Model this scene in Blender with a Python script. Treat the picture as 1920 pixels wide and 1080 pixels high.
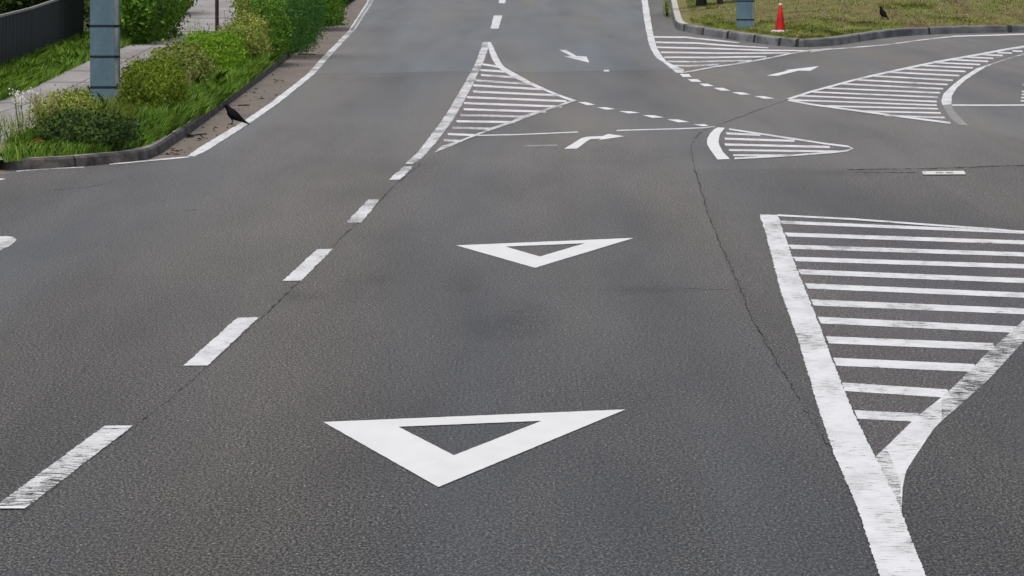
import bpy, bmesh, math, random
import numpy as np
from mathutils import Vector, noise
random.seed(7); rng = np.random.default_rng(11)
S = bpy.context.scene
for o in list(bpy.data.objects): bpy.data.objects.remove(o)
C = S.collection

# ---------------------------------------------------------------- camera, sky, sun, exposure
F, CH, HY = 12000.0, 2.5, -145.0           # focal length in photo pixels, camera height, horizon row
PITCH = math.atan((540 - HY) / F)
cam = bpy.data.cameras.new('camera'); co = bpy.data.objects.new('camera', cam); C.objects.link(co)
co.location = (0, 0, CH); co.rotation_euler = (math.pi/2 - PITCH, 0, 0)
cam.sensor_width = 36; cam.lens = 36 * F / 1920; cam.clip_end = 6000; cam.clip_start = 0.5
S.camera = co
w = bpy.data.worlds.new('World'); S.world = w; w.use_nodes = True
nt = w.node_tree; bg = nt.nodes['Background']
sky = nt.nodes.new('ShaderNodeTexSky'); sky.sky_type = 'NISHITA'; sky.sun_disc = False
SUN_EL, SUN_ROT = math.radians(62), math.radians(200)
sky.sun_elevation = SUN_EL; sky.sun_rotation = SUN_ROT; sky.air_density = 1.0; sky.dust_density = 4.0; sky.ozone_density = 1.0
hs = nt.nodes.new('ShaderNodeHueSaturation'); hs.inputs['Saturation'].default_value = 0.72
nt.links.new(sky.outputs[0], hs.inputs['Color']); nt.links.new(hs.outputs[0], bg.inputs[0]); bg.inputs[1].default_value = 0.11
sl = bpy.data.lights.new('sun', 'SUN'); sl.energy = 1.8; sl.angle = math.radians(25); sl.color = (1, 0.93, 0.82)
so = bpy.data.objects.new('sun', sl); C.objects.link(so)
d = Vector((math.sin(SUN_ROT)*math.cos(SUN_EL), math.cos(SUN_ROT)*math.cos(SUN_EL), math.sin(SUN_EL)))
so.rotation_euler = d.to_track_quat('Z', 'Y').to_euler(); so.location = (0, 0, 60)
S.view_settings.view_transform = 'Standard'; S.view_settings.look = 'None'; S.view_settings.gamma = 1
S.view_settings.exposure = 0.08

# ---------------------------------------------------------------- helpers
sp_, cp_ = math.sin(PITCH), math.cos(PITCH)
def ray(px, py):
    u, v = (px - 960) / F, (540 - py) / F
    return Vector((u, cp_ + v * sp_, -sp_ + v * cp_))
def G(px, py, z=0.0):
    r = ray(px, py); t = (z - CH) / r.z
    return Vector((r.x * t, r.y * t, z))
def ppm(y): return (y - HY) / CH            # pixels per metre on the road at image row y

def tag(o, label=None, cat=None, group=None, kind=None):
    if label: o['label'] = label
    if cat: o['category'] = cat
    if group: o['group'] = group
    if kind: o['kind'] = kind
    return o
def empty(name, loc):
    o = bpy.data.objects.new(name, None); C.objects.link(o); o.location = loc; o.empty_display_size = 0.2
    return o
def link(name, me, m, parent=None, origin=None, smooth=False):
    if origin is not None:
        me.transform(__import__('mathutils').Matrix.Translation(-Vector(origin)))
    o = bpy.data.objects.new(name, me); C.objects.link(o)
    me.materials.append(m)
    if parent is not None:
        o.parent = parent
        o.location = (Vector(origin) - parent.location) if origin is not None else -Vector(parent.location)
    elif origin is not None: o.location = origin
    if smooth:
        for p in me.polygons: p.use_smooth = True
    return o
def np_mesh(name, verts, nper):
    """verts (N*nper,3): N separate polygons with nper corners each"""
    me = bpy.data.meshes.new(name); n = len(verts)
    me.vertices.add(n); me.vertices.foreach_set('co', np.asarray(verts, dtype=np.float32).ravel())
    me.loops.add(n); me.loops.foreach_set('vertex_index', np.arange(n, dtype=np.int32))
    k = n // nper
    me.polygons.add(k); me.polygons.foreach_set('loop_start', np.arange(0, n, nper, dtype=np.int32))
    me.polygons.foreach_set('loop_total', np.full(k, nper, dtype=np.int32))
    me.update(calc_edges=True)
    return me

# ---------------------------------------------------------------- materials
def mat(name):
    m = bpy.data.materials.new(name); m.use_nodes = True
    return m, m.node_tree, m.node_tree.nodes['Principled BSDF']
def N(nt, t, **kw):
    n = nt.nodes.new(t)
    for k, v in kw.items(): setattr(n, k, v)
    return n
def noise_tex(nt, scale, vec, detail=3, rough=0.55, mapscale=None):
    if mapscale:
        mp = N(nt, 'ShaderNodeMapping'); mp.inputs['Scale'].default_value = mapscale
        nt.links.new(vec, mp.inputs['Vector']); vec = mp.outputs[0]
    n = N(nt, 'ShaderNodeTexNoise'); n.inputs['Scale'].default_value = scale
    n.inputs['Detail'].default_value = detail; n.inputs['Roughness'].default_value = rough
    nt.links.new(vec, n.inputs['Vector'])
    return n.outputs['Fac']
def ramp(nt, fac, stops):
    r = N(nt, 'ShaderNodeValToRGB'); e = r.color_ramp.elements
    while len(e) < len(stops): e.new(0.5)
    for i, (p, c) in enumerate(stops):
        e[i].position = p; e[i].color = (*c, 1) if len(c) == 3 else c
    nt.links.new(fac, r.inputs[0]); return r.outputs[0]
def mix(nt, fac, a, b, mode='MIX'):
    m = N(nt, 'ShaderNodeMix', data_type='RGBA', blend_type=mode)
    if isinstance(fac, (int, float)): m.inputs[0].default_value = fac
    else: nt.links.new(fac, m.inputs[0])
    for i, c in ((6, a), (7, b)):
        if isinstance(c, tuple): m.inputs[i].default_value = (*c, 1)
        else: nt.links.new(c, m.inputs[i])
    return m.outputs[2]
def maprange(nt, v, a, b, c=0.0, d=1.0, smooth=False):
    m = N(nt, 'ShaderNodeMapRange'); m.clamp = True
    if smooth: m.interpolation_type = 'SMOOTHSTEP'
    nt.links.new(v, m.inputs[0])
    for i, x in enumerate((a, b, c, d)): m.inputs[i+1].default_value = x
    return m.outputs[0]
def math_n(nt, op, a, b):
    m = N(nt, 'ShaderNodeMath', operation=op)
    for i, x in enumerate((a, b)):
        if isinstance(x, (int, float)): m.inputs[i].default_value = x
        else: nt.links.new(x, m.inputs[i])
    return m.outputs[0]
def pos(nt): return N(nt, 'ShaderNodeNewGeometry').outputs['Position']

def asphalt(name, base, rough=0.78, spec=0.35, contrast=1.0, sheen_patch=True):
    m, nt, b = mat(name); p = pos(nt)
    # aggregate: stones of about a centimetre, light and dark, and pits
    g1 = noise_tex(nt, 1.0, p, 2, 0.7, (72, 16, 30))
    g2 = noise_tex(nt, 1.0, p, 1, 0.5, (120, 25, 60))
    g3 = noise_tex(nt, 1.0, p, 1, 0.5, (66, 15, 41))
    lo = tuple(c*(1-0.70*contrast) for c in base); hi = tuple(c*(1+0.9*contrast) for c in base)
    c1 = ramp(nt, g1, [(0.38, lo), (0.5, base), (0.62, hi)])
    c2 = ramp(nt, g2, [(0.37, (0.4,)*3), (0.5, (1.0,)*3), (0.64, (2.1,)*3)])
    col = mix(nt, 0.8, c1, c2, 'MULTIPLY')
    col = mix(nt, 1.0, col, ramp(nt, g3, [(0.27, (0.2,)*3), (0.36, (1.0,)*3), (0.66, (1.0,)*3), (0.76, (2.6,)*3)]), 'MULTIPLY')   # pits and pale chips
    # broad tonal change along the wheel paths
    t1 = noise_tex(nt, 1.0, p, 3, 0.5, (0.60, 0.014, 1))
    t2 = noise_tex(nt, 1.0, p, 4, 0.6, (0.8, 0.07, 1))
    col = mix(nt, 1.0, col, ramp(nt, t1, [(0.32, (0.80, 0.81, 0.835)), (0.5, (1, 1, 1)), (0.68, (1.13, 1.10, 1.03))]), 'MULTIPLY')
    col = mix(nt, 1.0, col, ramp(nt, t2, [(0.3, (0.83, 0.83, 0.83)), (0.5, (1, 1, 1)), (0.75, (1.12, 1.12, 1.12))]), 'MULTIPLY')
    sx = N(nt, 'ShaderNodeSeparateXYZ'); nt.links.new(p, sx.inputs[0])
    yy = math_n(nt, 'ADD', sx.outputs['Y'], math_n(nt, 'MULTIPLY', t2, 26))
    col = mix(nt, 1.0, col, ramp(nt, maprange(nt, yy, 38, 92), [(0, (0.56, 0.56, 0.56)), (1, (1.22, 1.215, 1.21))]), 'MULTIPLY')  # rough-surface shading put into the colour: near road darker, far road lighter
    nt.links.new(col, b.inputs['Base Color'])
    r = noise_tex(nt, 1.0, p, 2, 0.5, (0.75, 0.014, 1))
    nt.links.new(maprange(nt, r, 0.3, 0.7, rough-0.20, rough+0.16), b.inputs['Roughness'])
    b.inputs['Specular IOR Level'].default_value = spec
    bp = N(nt, 'ShaderNodeBump'); bp.inputs['Strength'].default_value = 0.12; bp.inputs['Distance'].default_value = 0.004
    nt.links.new(g1, bp.inputs['Height']); nt.links.new(bp.outputs[0], b.inputs['Normal'])
    return m
M = {}
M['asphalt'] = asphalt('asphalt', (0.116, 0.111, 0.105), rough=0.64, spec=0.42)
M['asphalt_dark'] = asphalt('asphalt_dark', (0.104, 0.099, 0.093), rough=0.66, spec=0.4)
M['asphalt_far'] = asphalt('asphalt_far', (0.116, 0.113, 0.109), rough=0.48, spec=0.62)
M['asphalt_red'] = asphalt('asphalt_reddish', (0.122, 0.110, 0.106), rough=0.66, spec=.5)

def paint(name, wear, tone=(0.765, 0.785, 0.81), opacity=1.0):
    m, nt, b = mat(name); p = pos(nt)
    n1 = noise_tex(nt, 1.0, p, 3, 0.65, (12, 24, 20))
    n2 = noise_tex(nt, 1.0, p, 3, 0.6, (2.6, 0.5, 1))
    n3 = noise_tex(nt, 1.0, p, 2, 0.6, (75, 32, 30))
    s = math_n(nt, 'ADD', math_n(nt, 'MULTIPLY', n1, 0.66), math_n(nt, 'MULTIPLY', n2, 0.46))
    s = math_n(nt, 'ADD', s, math_n(nt, 'MULTIPLY', n3, 0.22))
    th = 0.42 + wear * 0.28
    a = maprange(nt, s, th - 0.03, th + 0.03)
    if opacity < 1: a = math_n(nt, 'MULTIPLY', a, opacity)
    dirt = noise_tex(nt, 1.0, p, 4, 0.6, (5, 1.2, 4))
    col = ramp(nt, dirt, [(0.28, tuple(c*(0.80 if wear > 0 else 0.93) for c in tone)), (0.55, tone), (0.8, tuple(min(c*1.03, .84) for c in tone))])
    col = mix(nt, maprange(nt, s, th, th + 0.14, 0.55, 0.0), col, (0.42, 0.41, 0.40))
    nt.links.new(col, b.inputs['Base Color']); b.inputs['Roughness'].default_value = 0.6
    b.inputs['Specular IOR Level'].default_value = 0.3
    tr = N(nt, 'ShaderNodeBsdfTransparent'); mx = N(nt, 'ShaderNodeMixShader')
    nt.links.new(a, mx.inputs[0]); nt.links.new(tr.outputs[0], mx.inputs[1]); nt.links.new(b.outputs[0], mx.inputs[2])
    nt.links.new(mx.outputs[0], nt.nodes['Material Output'].inputs[0])
    return m
M['p_new'] = paint('paint_fresh', -0.1, (0.77, 0.785, 0.80))
M['p_ok'] = paint('paint_lightly_worn', 0.47)
M['p_worn'] = paint('paint_worn', 0.72)
M['p_bad'] = paint('paint_very_worn', 0.80)
M['p_ghost'] = paint('paint_ghost', 0.55, (0.55, 0.55, 0.54), 0.5)

def simple(name, col, rough=0.7, spec=0.3, nscale=8, var=0.25, metal=0.0, mapscale=(1, 1, 1)):
    m, nt, b = mat(name); p = pos(nt)
    n = noise_tex(nt, nscale, p, 5, 0.6, mapscale)
    c = ramp(nt, n, [(0.3, tuple(x*(1-var) for x in col)), (0.7, tuple(min(1, x*(1+var)) for x in col))])
    nt.links.new(c, b.inputs['Base Color']); b.inputs['Roughness'].default_value = rough
    b.inputs['Specular IOR Level'].default_value = spec; b.inputs['Metallic'].default_value = metal
    return m
def stained(name, col, dark, scale=(3, 3, 6), rough=0.85):
    m, nt, b = mat(name); p = pos(nt)
    n = noise_tex(nt, 1.0, p, 5, 0.65, scale); n2 = noise_tex(nt, 1.0, p, 4, 0.7, (30, 20, 30))
    c = ramp(nt, n, [(0.38, dark), (0.62, col)])
    c = mix(nt, 0.4, c, ramp(nt, n2, [(0.3, (0.7,)*3), (0.7, (1.25,)*3)]), 'MULTIPLY')
    nt.links.new(c, b.inputs['Base Color']); b.inputs['Roughness'].default_value = rough
    b.inputs['Specular IOR Level'].default_value = 0.2
    return m
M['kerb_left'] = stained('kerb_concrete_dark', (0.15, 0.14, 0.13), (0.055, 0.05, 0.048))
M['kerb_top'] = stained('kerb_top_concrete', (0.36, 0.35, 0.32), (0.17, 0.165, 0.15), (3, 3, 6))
M['kerb_right'] = stained('kerb_concrete_grey', (0.26, 0.265, 0.275), (0.10, 0.105, 0.115), (0.9, 0.5, 2))
M['joint_dark'] = simple('dirty_joint', (0.045, 0.045, 0.05), 0.95, 0.1, 20)
M['kerb_sunlit'] = stained('kerb_sunlit_stone', (0.66, 0.65, 0.60), (0.36, 0.35, 0.31), (2, 8, 4))  # sunlight on the kerb top, painted into the stone colour
M['gutter'] = stained('gutter_dust', (0.215, 0.182, 0.155), (0.160, 0.145, 0.132), (2.2, 0.35, 1), 0.9)
M['slab'] = stained('pavement_slab', (0.36, 0.345, 0.35), (0.27, 0.25, 0.235), (1.1, 0.15, 1))
M['joint'] = simple('mortar_joint', (0.10, 0.075, 0.07), 0.95)
M['soil'] = stained('soil', (0.07, 0.075, 0.03), (0.03, 0.03, 0.018), (2, 0.5, 2))
def crack_mat():
    m, nt, b = mat('crack_filler'); p = pos(nt)
    n = noise_tex(nt, 1.0, p, 3, 0.7, (9, 1.6, 3)); n2 = noise_tex(nt, 1.0, p, 2, 0.7, (60, 14, 3))
    f = maprange(nt, math_n(nt, 'ADD', n, math_n(nt, 'MULTIPLY', n2, 0.7)), 0.66, 1.0, 0.05, 0.72)
    b.inputs['Base Color'].default_value = (0.022, 0.021, 0.020, 1); b.inputs['Roughness'].default_value = .95
    b.inputs['Specular IOR Level'].default_value = .1
    tr = N(nt, 'ShaderNodeBsdfTransparent'); mx = N(nt, 'ShaderNodeMixShader')
    nt.links.new(f, mx.inputs[0]); nt.links.new(tr.outputs[0], mx.inputs[1]); nt.links.new(b.outputs[0], mx.inputs[2])
    nt.links.new(mx.outputs[0], nt.nodes['Material Output'].inputs[0]); return m
M['crack'] = crack_mat()
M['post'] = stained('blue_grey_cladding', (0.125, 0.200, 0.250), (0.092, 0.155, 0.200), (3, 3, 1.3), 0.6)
M['post_lit'] = stained('lit_cladding', (0.34, 0.35, 0.33), (0.16, 0.19, 0.20), (6, 6, 3))  # light on the right chamfer, put into a paler cladding colour
M['post_groove'] = simple('dark_band', (0.012, 0.02, 0.03), 0.7)
M['rust'] = simple('dark_brown_steel', (0.028, 0.014, 0.014), 0.6, 0.4, 20)
M['fence'] = simple('navy_fence_panel', (0.016, 0.021, 0.034), 0.6, 0.4, 1.0, 0.3, mapscale=(6, .5, 1))
M['rail'] = simple('pale_rail', (0.30, 0.30, 0.28), 0.6, 0.4, 4)
M['cone'] = simple('red_plastic', (0.42, 0.010, 0.012), 0.6, 0.25, 12, 0.12)
M['cone_tip'] = simple('pale_plastic', (0.72, 0.55, 0.48), 0.6)
M['conebase'] = simple('pale_stone', (0.50, 0.48, 0.44), 0.9, 0.2, 30, 0.3)
M['feather'] = simple('black_feather', (0.0035, 0.0035, 0.005), 0.75, 0.15, 40, 0.3)
M['beak'] = simple('dark_horn', (0.012, 0.011, 0.011), 0.35, 0.5, 30)
M['legskin'] = simple('dark_leg', (0.03, 0.022, 0.02), 0.6)
M['bark'] = stained('bark', (0.05, 0.036, 0.03), (0.016, 0.012, 0.011), (20, 20, 3))
M['bark_dark'] = stained('dark_bark', (0.022, 0.022, 0.022), (0.010, 0.010, 0.011), (20, 20, 3))
M['plate'] = simple('white_enamel', (0.78, 0.76, 0.70), 0.5, 0.4, 20, 0.06)
M['plate_edge'] = simple('navy_enamel', (0.03, 0.03, 0.10), 0.5)
M['ink'] = simple('black_lettering', (0.03, 0.03, 0.03), 0.6)
M['litter'] = simple('dead_leaf', (0.12, 0.08, 0.055), 0.9, 0.1, 30, 0.6)
M['orange'] = simple('orange_petal', (0.55, 0.10, 0.02), 0.7, 0.2, 20)
M['blossom'] = simple('white_petal', (0.62, 0.64, 0.60), 0.7, 0.2, 20, 0.1)

def leafmat(name, cols, trans=0.25, nsc=(1.2, 0.35, 1.5)):
    m, nt, b = mat(name)
    g = N(nt, 'ShaderNodeNewGeometry')
    c = ramp(nt, g.outputs['Random Per Island'], [(i/(len(cols)-1), c) for i, c in enumerate(cols)])
    n = noise_tex(nt, 1.0, g.outputs['Position'], 3, 0.6, nsc)
    c = mix(nt, 1.0, c, ramp(nt, n, [(0.3, (0.62, 0.66, 0.6)), (0.7, (1.35, 1.3, 1.2))]), 'MULTIPLY')
    nt.links.new(c, b.inputs['Base Color']); b.inputs['Roughness'].default_value = 0.6
    b.inputs['Specular IOR Level'].default_value = 0.25
    t = N(nt, 'ShaderNodeBsdfTranslucent'); nt.links.new(c, t.inputs[0])
    mx = N(nt, 'ShaderNodeMixShader'); mx.inputs[0].default_value = trans
    nt.links.new(b.outputs[0], mx.inputs[1]); nt.links.new(t.outputs[0], mx.inputs[2])
    nt.links.new(mx.outputs[0], nt.nodes['Material Output'].inputs[0])
    return m
M['grass'] = leafmat('grass_blades', [(0.055, 0.135, 0.012), (0.11, 0.25, 0.018), (0.18, 0.34, 0.03), (0.27, 0.36, 0.08)])
M['grass_rank'] = leafmat('rank_grass', [(0.06, 0.12, 0.014), (0.13, 0.22, 0.02), (0.22, 0.29, 0.04), (0.32, 0.28, 0.11)])
M['grass_dry'] = leafmat('dry_grass', [(0.30, 0.25, 0.10), (0.40, 0.33, 0.16), (0.20, 0.24, 0.06)])
M['leaf_dark'] = leafmat('dark_leaves', [(0.015, 0.035, 0.009), (0.035, 0.075, 0.012), (0.08, 0.13, 0.018)])
M['leaf_box'] = leafmat('clipped_leaves', [(0.05, 0.09, 0.006), (0.13, 0.20, 0.008), (0.23, 0.30, 0.015)])
M['leaf_bright'] = leafmat('bright_leaves', [(0.07, 0.15, 0.008), (0.15, 0.30, 0.010), (0.26, 0.44, 0.02)])
M['leaf_mixed'] = leafmat('yellow_green_leaves', [(0.07, 0.12, 0.012), (0.20, 0.26, 0.03), (0.33, 0.32, 0.11), (0.13, 0.25, 0.02)])
M['leaf_feather'] = leafmat('feathery_leaves', [(0.02, 0.07, 0.015), (0.045, 0.14, 0.022), (0.09, 0.22, 0.03)])
M['leaf_bank'] = leafmat('bank_leaves', [(0.03, 0.08, 0.008), (0.08, 0.19, 0.010), (0.16, 0.30, 0.02)])
M['turf'] = leafmat('short_turf', [(0.16, 0.145, 0.055), (0.25, 0.225, 0.085), (0.18, 0.21, 0.055), (0.32, 0.275, 0.14)], 0.15)
M['turf_green'] = leafmat('green_turf', [(0.11, 0.15, 0.03), (0.18, 0.24, 0.04), (0.26, 0.29, 0.08)], 0.15)

def bank_mat():
    m, nt, b = mat('bank_turf'); p = pos(nt)
    n = noise_tex(nt, 1.0, p, 5, 0.65, (1.3, 0.35, 2)); n2 = noise_tex(nt, 1.0, p, 4, 0.7, (9, 4, 9))
    c = ramp(nt, n, [(0.32, (0.12, 0.08, 0.05)), (0.45, (0.19, 0.16, 0.08)), (0.55, (0.18, 0.185, 0.065)), (0.68, (0.15, 0.20, 0.05))])
    c = mix(nt, 0.8, c, ramp(nt, n2, [(0.3, (0.6,)*3), (0.7, (1.4,)*3)]), 'MULTIPLY')
    nt.links.new(c, b.inputs['Base Color']); b.inputs['Roughness'].default_value = 0.95
    b.inputs['Specular IOR Level'].default_value = 0.1
    return m
M['bank'] = bank_mat()
M['field'] = stained('field', (0.09, 0.11, 0.04), (0.05, 0.06, 0.025), (0.05, 0.05, 1))

# ---------------------------------------------------------------- flat shapes on the ground
def densify(pts, step, jit, closed=True):
    out = []; n = len(pts)
    rg = n if closed else n-1
    for i in range(rg):
        a, b = pts[i], pts[(i+1) % n]
        L = math.hypot(b[0]-a[0], b[1]-a[1]); k = max(1, int(L/step))
        horiz = abs(b[1]-a[1]) < 0.25*abs(b[0]-a[0])
        for j in range(k):
            t = j/k; x = a[0]+(b[0]-a[0])*t; y = a[1]+(b[1]-a[1])*t
            if j:
                x += random.uniform(-1, 1)*jit*(0.4 if horiz else 1.0); y += random.uniform(-1, 1)*jit*0.22
            out.append((x, y))
    return out
def poly_mesh(name, pts, z):
    me = bpy.data.meshes.new(name); bm = bmesh.new()
    vs = [bm.verts.new(G(x, y, z)) for x, y in pts]
    f = bm.faces.new(vs); f.normal_update()
    if f.normal.z < 0: f.normal_flip()
    bmesh.ops.triangulate(bm, faces=[f]); bm.to_mesh(me); bm.free()
    return me
def shape(name, pts, m, z=0.008, jit=0.6, step=4, parent=None, label=None, cat=None, group=None, kind=None):
    z *= 0.6
    me = poly_mesh(name, densify(pts, step, jit), z)
    cx = sum(p[0] for p in pts)/len(pts); cy = sum(p[1] for p in pts)/len(pts)
    o = link(name, me, M[m], parent, origin=G(cx, cy, 0))
    if parent is None: tag(o, label, cat, group, kind)
    elif label: o['label'] = label
    return o
def ribbon(pts, t):
    """pts (x,y[,t]) centre line -> outline; t = thickness in px at right angles to the line in the picture"""
    L, R = [], []
    for i, p in enumerate(pts):
        a = pts[max(0, i-1)]; b = pts[min(len(pts)-1, i+1)]
        dx, dy = b[0]-a[0], b[1]-a[1]; l = math.hypot(dx, dy) or 1
        tt = (p[2] if len(p) > 2 else t)/2
        L.append((p[0]-dy/l*tt, p[1]+dx/l*tt)); R.append((p[0]+dy/l*tt, p[1]-dx/l*tt))
    return L + R[::-1]
def stripe(x0, y0, x1, y1, t, sl=2): return [(x0, y0-t/2), (x1, y1-t/2), (x1+sl, y1+t/2), (x0+sl, y0+t/2)]
def zm(pts, sc, ox, oy): return [(ox+p[0]/sc, oy+p[1]/sc, *([p[2]/sc] if len(p) > 2 else [])) for p in pts]

# ---------------------------------------------------------------- ground, road and its patches
def sheet(name, xy, z, m, kind='structure'):
    me = bpy.data.meshes.new(name); me.from_pydata([(x, y, z) for x, y in xy], [], [tuple(range(len(xy)))]); me.update()
    o = link(name, me, M[m]); o['kind'] = kind; return o
sheet('ground', [(-3000, -200), (3000, -200), (3000, 5000), (-3000, 5000)], -0.05, 'field')
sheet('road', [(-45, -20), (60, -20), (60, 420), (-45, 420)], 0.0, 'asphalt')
def st(name, pts, m, z, jit=0.8, step=6): return shape(name, pts, m, z, jit, step, kind='structure')
st('upper_road_surface', [(556, 138), (700, 138), (830, 134), (1000, 136), (1240, 131), (1266, 131), (1240, 108), (1220, 66), (1210, 10), (1206, -80), (620, -80), (640, 60)], 'asphalt_far', 0.003)
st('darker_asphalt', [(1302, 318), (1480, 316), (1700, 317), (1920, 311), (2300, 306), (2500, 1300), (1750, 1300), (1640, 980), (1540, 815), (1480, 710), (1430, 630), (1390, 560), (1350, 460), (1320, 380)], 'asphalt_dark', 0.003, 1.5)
# reddish asphalt under the hatched islands
st('hatched_area_asphalt', zm([(740, 180), (800, 260), (830, 300), (1260, 505), (900, 640), (400, 820), (640, 380)], 3.376, 700, 40), 'asphalt_red', 0.0045)
st('hatched_area_asphalt', [(1478, 187), (1675, 134), (1920, 92), (1872, 112), (1790, 150), (1765, 185), (1778, 229), (1620, 207)], 'asphalt_red', 0.0045)
st('hatched_area_asphalt', [(1226, 66), (1300, 67), (1400, 80), (1520, 92), (1290, 132), (1240, 105)], 'asphalt_red', 0.0045)
st('hatched_area_asphalt', [(1366, 245), (1590, 277), (1480, 290), (1378, 296), (1352, 270)], 'asphalt_red', 0.0045)
st('hatched_area_asphalt', [(1458, 405), (1920, 436), (2190, 455), (2060, 520), (1920, 600), (1643, 860), (1530, 594)], 'asphalt_red', 0.0045)

def crack(pts, wpx, z=0.0037, wob=3.0, step=5):
    c = []
    for i in range(len(pts)-1):
        a, b = pts[i], pts[i+1]; L = math.hypot(b[0]-a[0], b[1]-a[1]); k = max(1, int(L/step))
        for j in range(k):
            t = j/k; y = a[1]+(b[1]-a[1])*t; s = max(0.25, ppm(y)/330)
            c.append((a[0]+(b[0]-a[0])*t+random.uniform(-1, 1)*wob*s, y+random.uniform(-.4, .4), wpx*s*random.uniform(0.35, 1.5)))
    c.append((*pts[-1], wpx*.3*max(.25, ppm(pts[-1][1])/330)))
    o = link('crack', poly_mesh('crack', ribbon(c, 2), z), M['crack']); o['kind'] = 'structure'
    return o
crack([(1484, 184), (1440, 200), (1385, 220), (1345, 235), (1318, 245), (1302, 260), (1296, 275), (1298, 300), (1303, 320), (1312, 350), (1328, 400), (1345, 445), (1365, 490), (1395, 560)], 2.8)
crack([(1395, 560), (1412, 600), (1440, 650), (1475, 710), (1500, 750)], 2.6, wob=3.2)
crack([(1500, 752), (1530, 800), (1570, 860), (1600, 930)], 1.6, wob=5, step=7)
crack([(790, 306), (742, 345), (690, 400), (640, 445), (590, 500), (540, 548), (490, 597)], 2.6, wob=1.5)
crack([(490, 597), (440, 640), (385, 692), (310, 755), (240, 808), (140, 880), (60, 950), (0, 1000)], 1.3, wob=2.5)
crack([(1590, 318), (1660, 317), (1760, 315.5), (1850, 312), (1925, 310), (2050, 306)], 3.0, wob=1.5)
crack([(1600, 323), (1650, 323), (1720, 324)], 1.6, wob=1.5)
crack([(1140, 66), (1146, 70), (1152, 66.5)], 2.5, wob=1); crack([(1140, 66), (1147, 68)], 3)
crack([(100, 356), (160, 352), (215, 340)], 1.4, wob=2); crack([(345, 395), (368, 393)], 2.2)
crack([(1285, 541), (1360, 543), (1400, 540)], 0.8, wob=2)

def stain_mat():
    m, nt, b = mat('oil_stain'); tc = N(nt, 'ShaderNodeTexCoord')
    mp = N(nt, 'ShaderNodeMapping'); mp.inputs['Location'].default_value = (-1, -1, 0); mp.inputs['Scale'].default_value = (2, 2, 0)
    nt.links.new(tc.outputs['Generated'], mp.inputs[0])
    g = N(nt, 'ShaderNodeTexGradient', gradient_type='SPHERICAL'); nt.links.new(mp.outputs[0], g.inputs[0])
    n = noise_tex(nt, 1.0, pos(nt), 4, 0.7, (14, 5, 3)); n2 = noise_tex(nt, 1.0, pos(nt), 3, 0.6, (3, 1, 3))
    f = math_n(nt, 'MULTIPLY', maprange(nt, g.outputs['Fac'], 0, 0.75), maprange(nt, math_n(nt, 'ADD', n, math_n(nt, 'MULTIPLY', n2, .6)), 0.62, 1.05))
    f = math_n(nt, 'MULTIPLY', f, 0.22)
    b.inputs['Base Color'].default_value = (0.03, 0.03, 0.028, 1); b.inputs['Roughness'].default_value = .8
    tr = N(nt, 'ShaderNodeBsdfTransparent'); mx = N(nt, 'ShaderNodeMixShader')
    nt.links.new(f, mx.inputs[0]); nt.links.new(tr.outputs[0], mx.inputs[1]); nt.links.new(b.outputs[0], mx.inputs[2])
    nt.links.new(mx.outputs[0], nt.nodes['Material Output'].inputs[0]); return m
M['stain'] = stain_mat()
for cx, cy, rx, ry in ((990, 597, 75, 42), (868, 535, 45, 20), (690, 525, 60, 14), (1200, 543, 150, 10), (560, 555, 60, 18), (930, 615, 90, 30), (1590, 325, 110, 7)):
    shape('oil_stain', [(cx+rx*math.cos(a), cy+ry*math.sin(a)) for a in [i*math.tau/24 for i in range(24)]], 'stain', 0.0055, 0, 500, kind='structure')

# ---------------------------------------------------------------- road markings
RM = 'road marking'
def triangle(outer, inner, label, seam=None):
    me = bpy.data.meshes.new('triangle_marking'); bm = bmesh.new()
    for i in range(3):
        j = (i+1) % 3
        q = densify([outer[i], outer[j]], 5, 0.6, False) + [outer[j]] + [inner[j]] + densify([inner[j], inner[i]], 5, 0.6, False)[1:] + [inner[i]]
        f = bm.faces.new([bm.verts.new(G(x, y, 0.0045)) for x, y in q]); f.normal_update()
        if f.normal.z < 0: f.normal_flip()
    bmesh.ops.triangulate(bm, faces=bm.faces[:]); bm.to_mesh(me); bm.free()
    cx = sum(p[0] for p in outer)/3; cy = sum(p[1] for p in outer)/3
    tag(link('triangle_marking', me, M['p_new'], origin=G(cx, cy, 0)), label, RM, 'open triangles painted on the lane')
triangle([(606, 791), (1173, 767.5), (822, 913)], [(747, 800), (1015.5, 789), (851, 853.5)], 'large open white triangle painted nearest the camera')
triangle([(855, 460), (1189, 446), (1003, 502)], [(948, 462.3), (1097, 456), (1012, 480.8)], 'smaller open white triangle painted farther up the lane')

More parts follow.
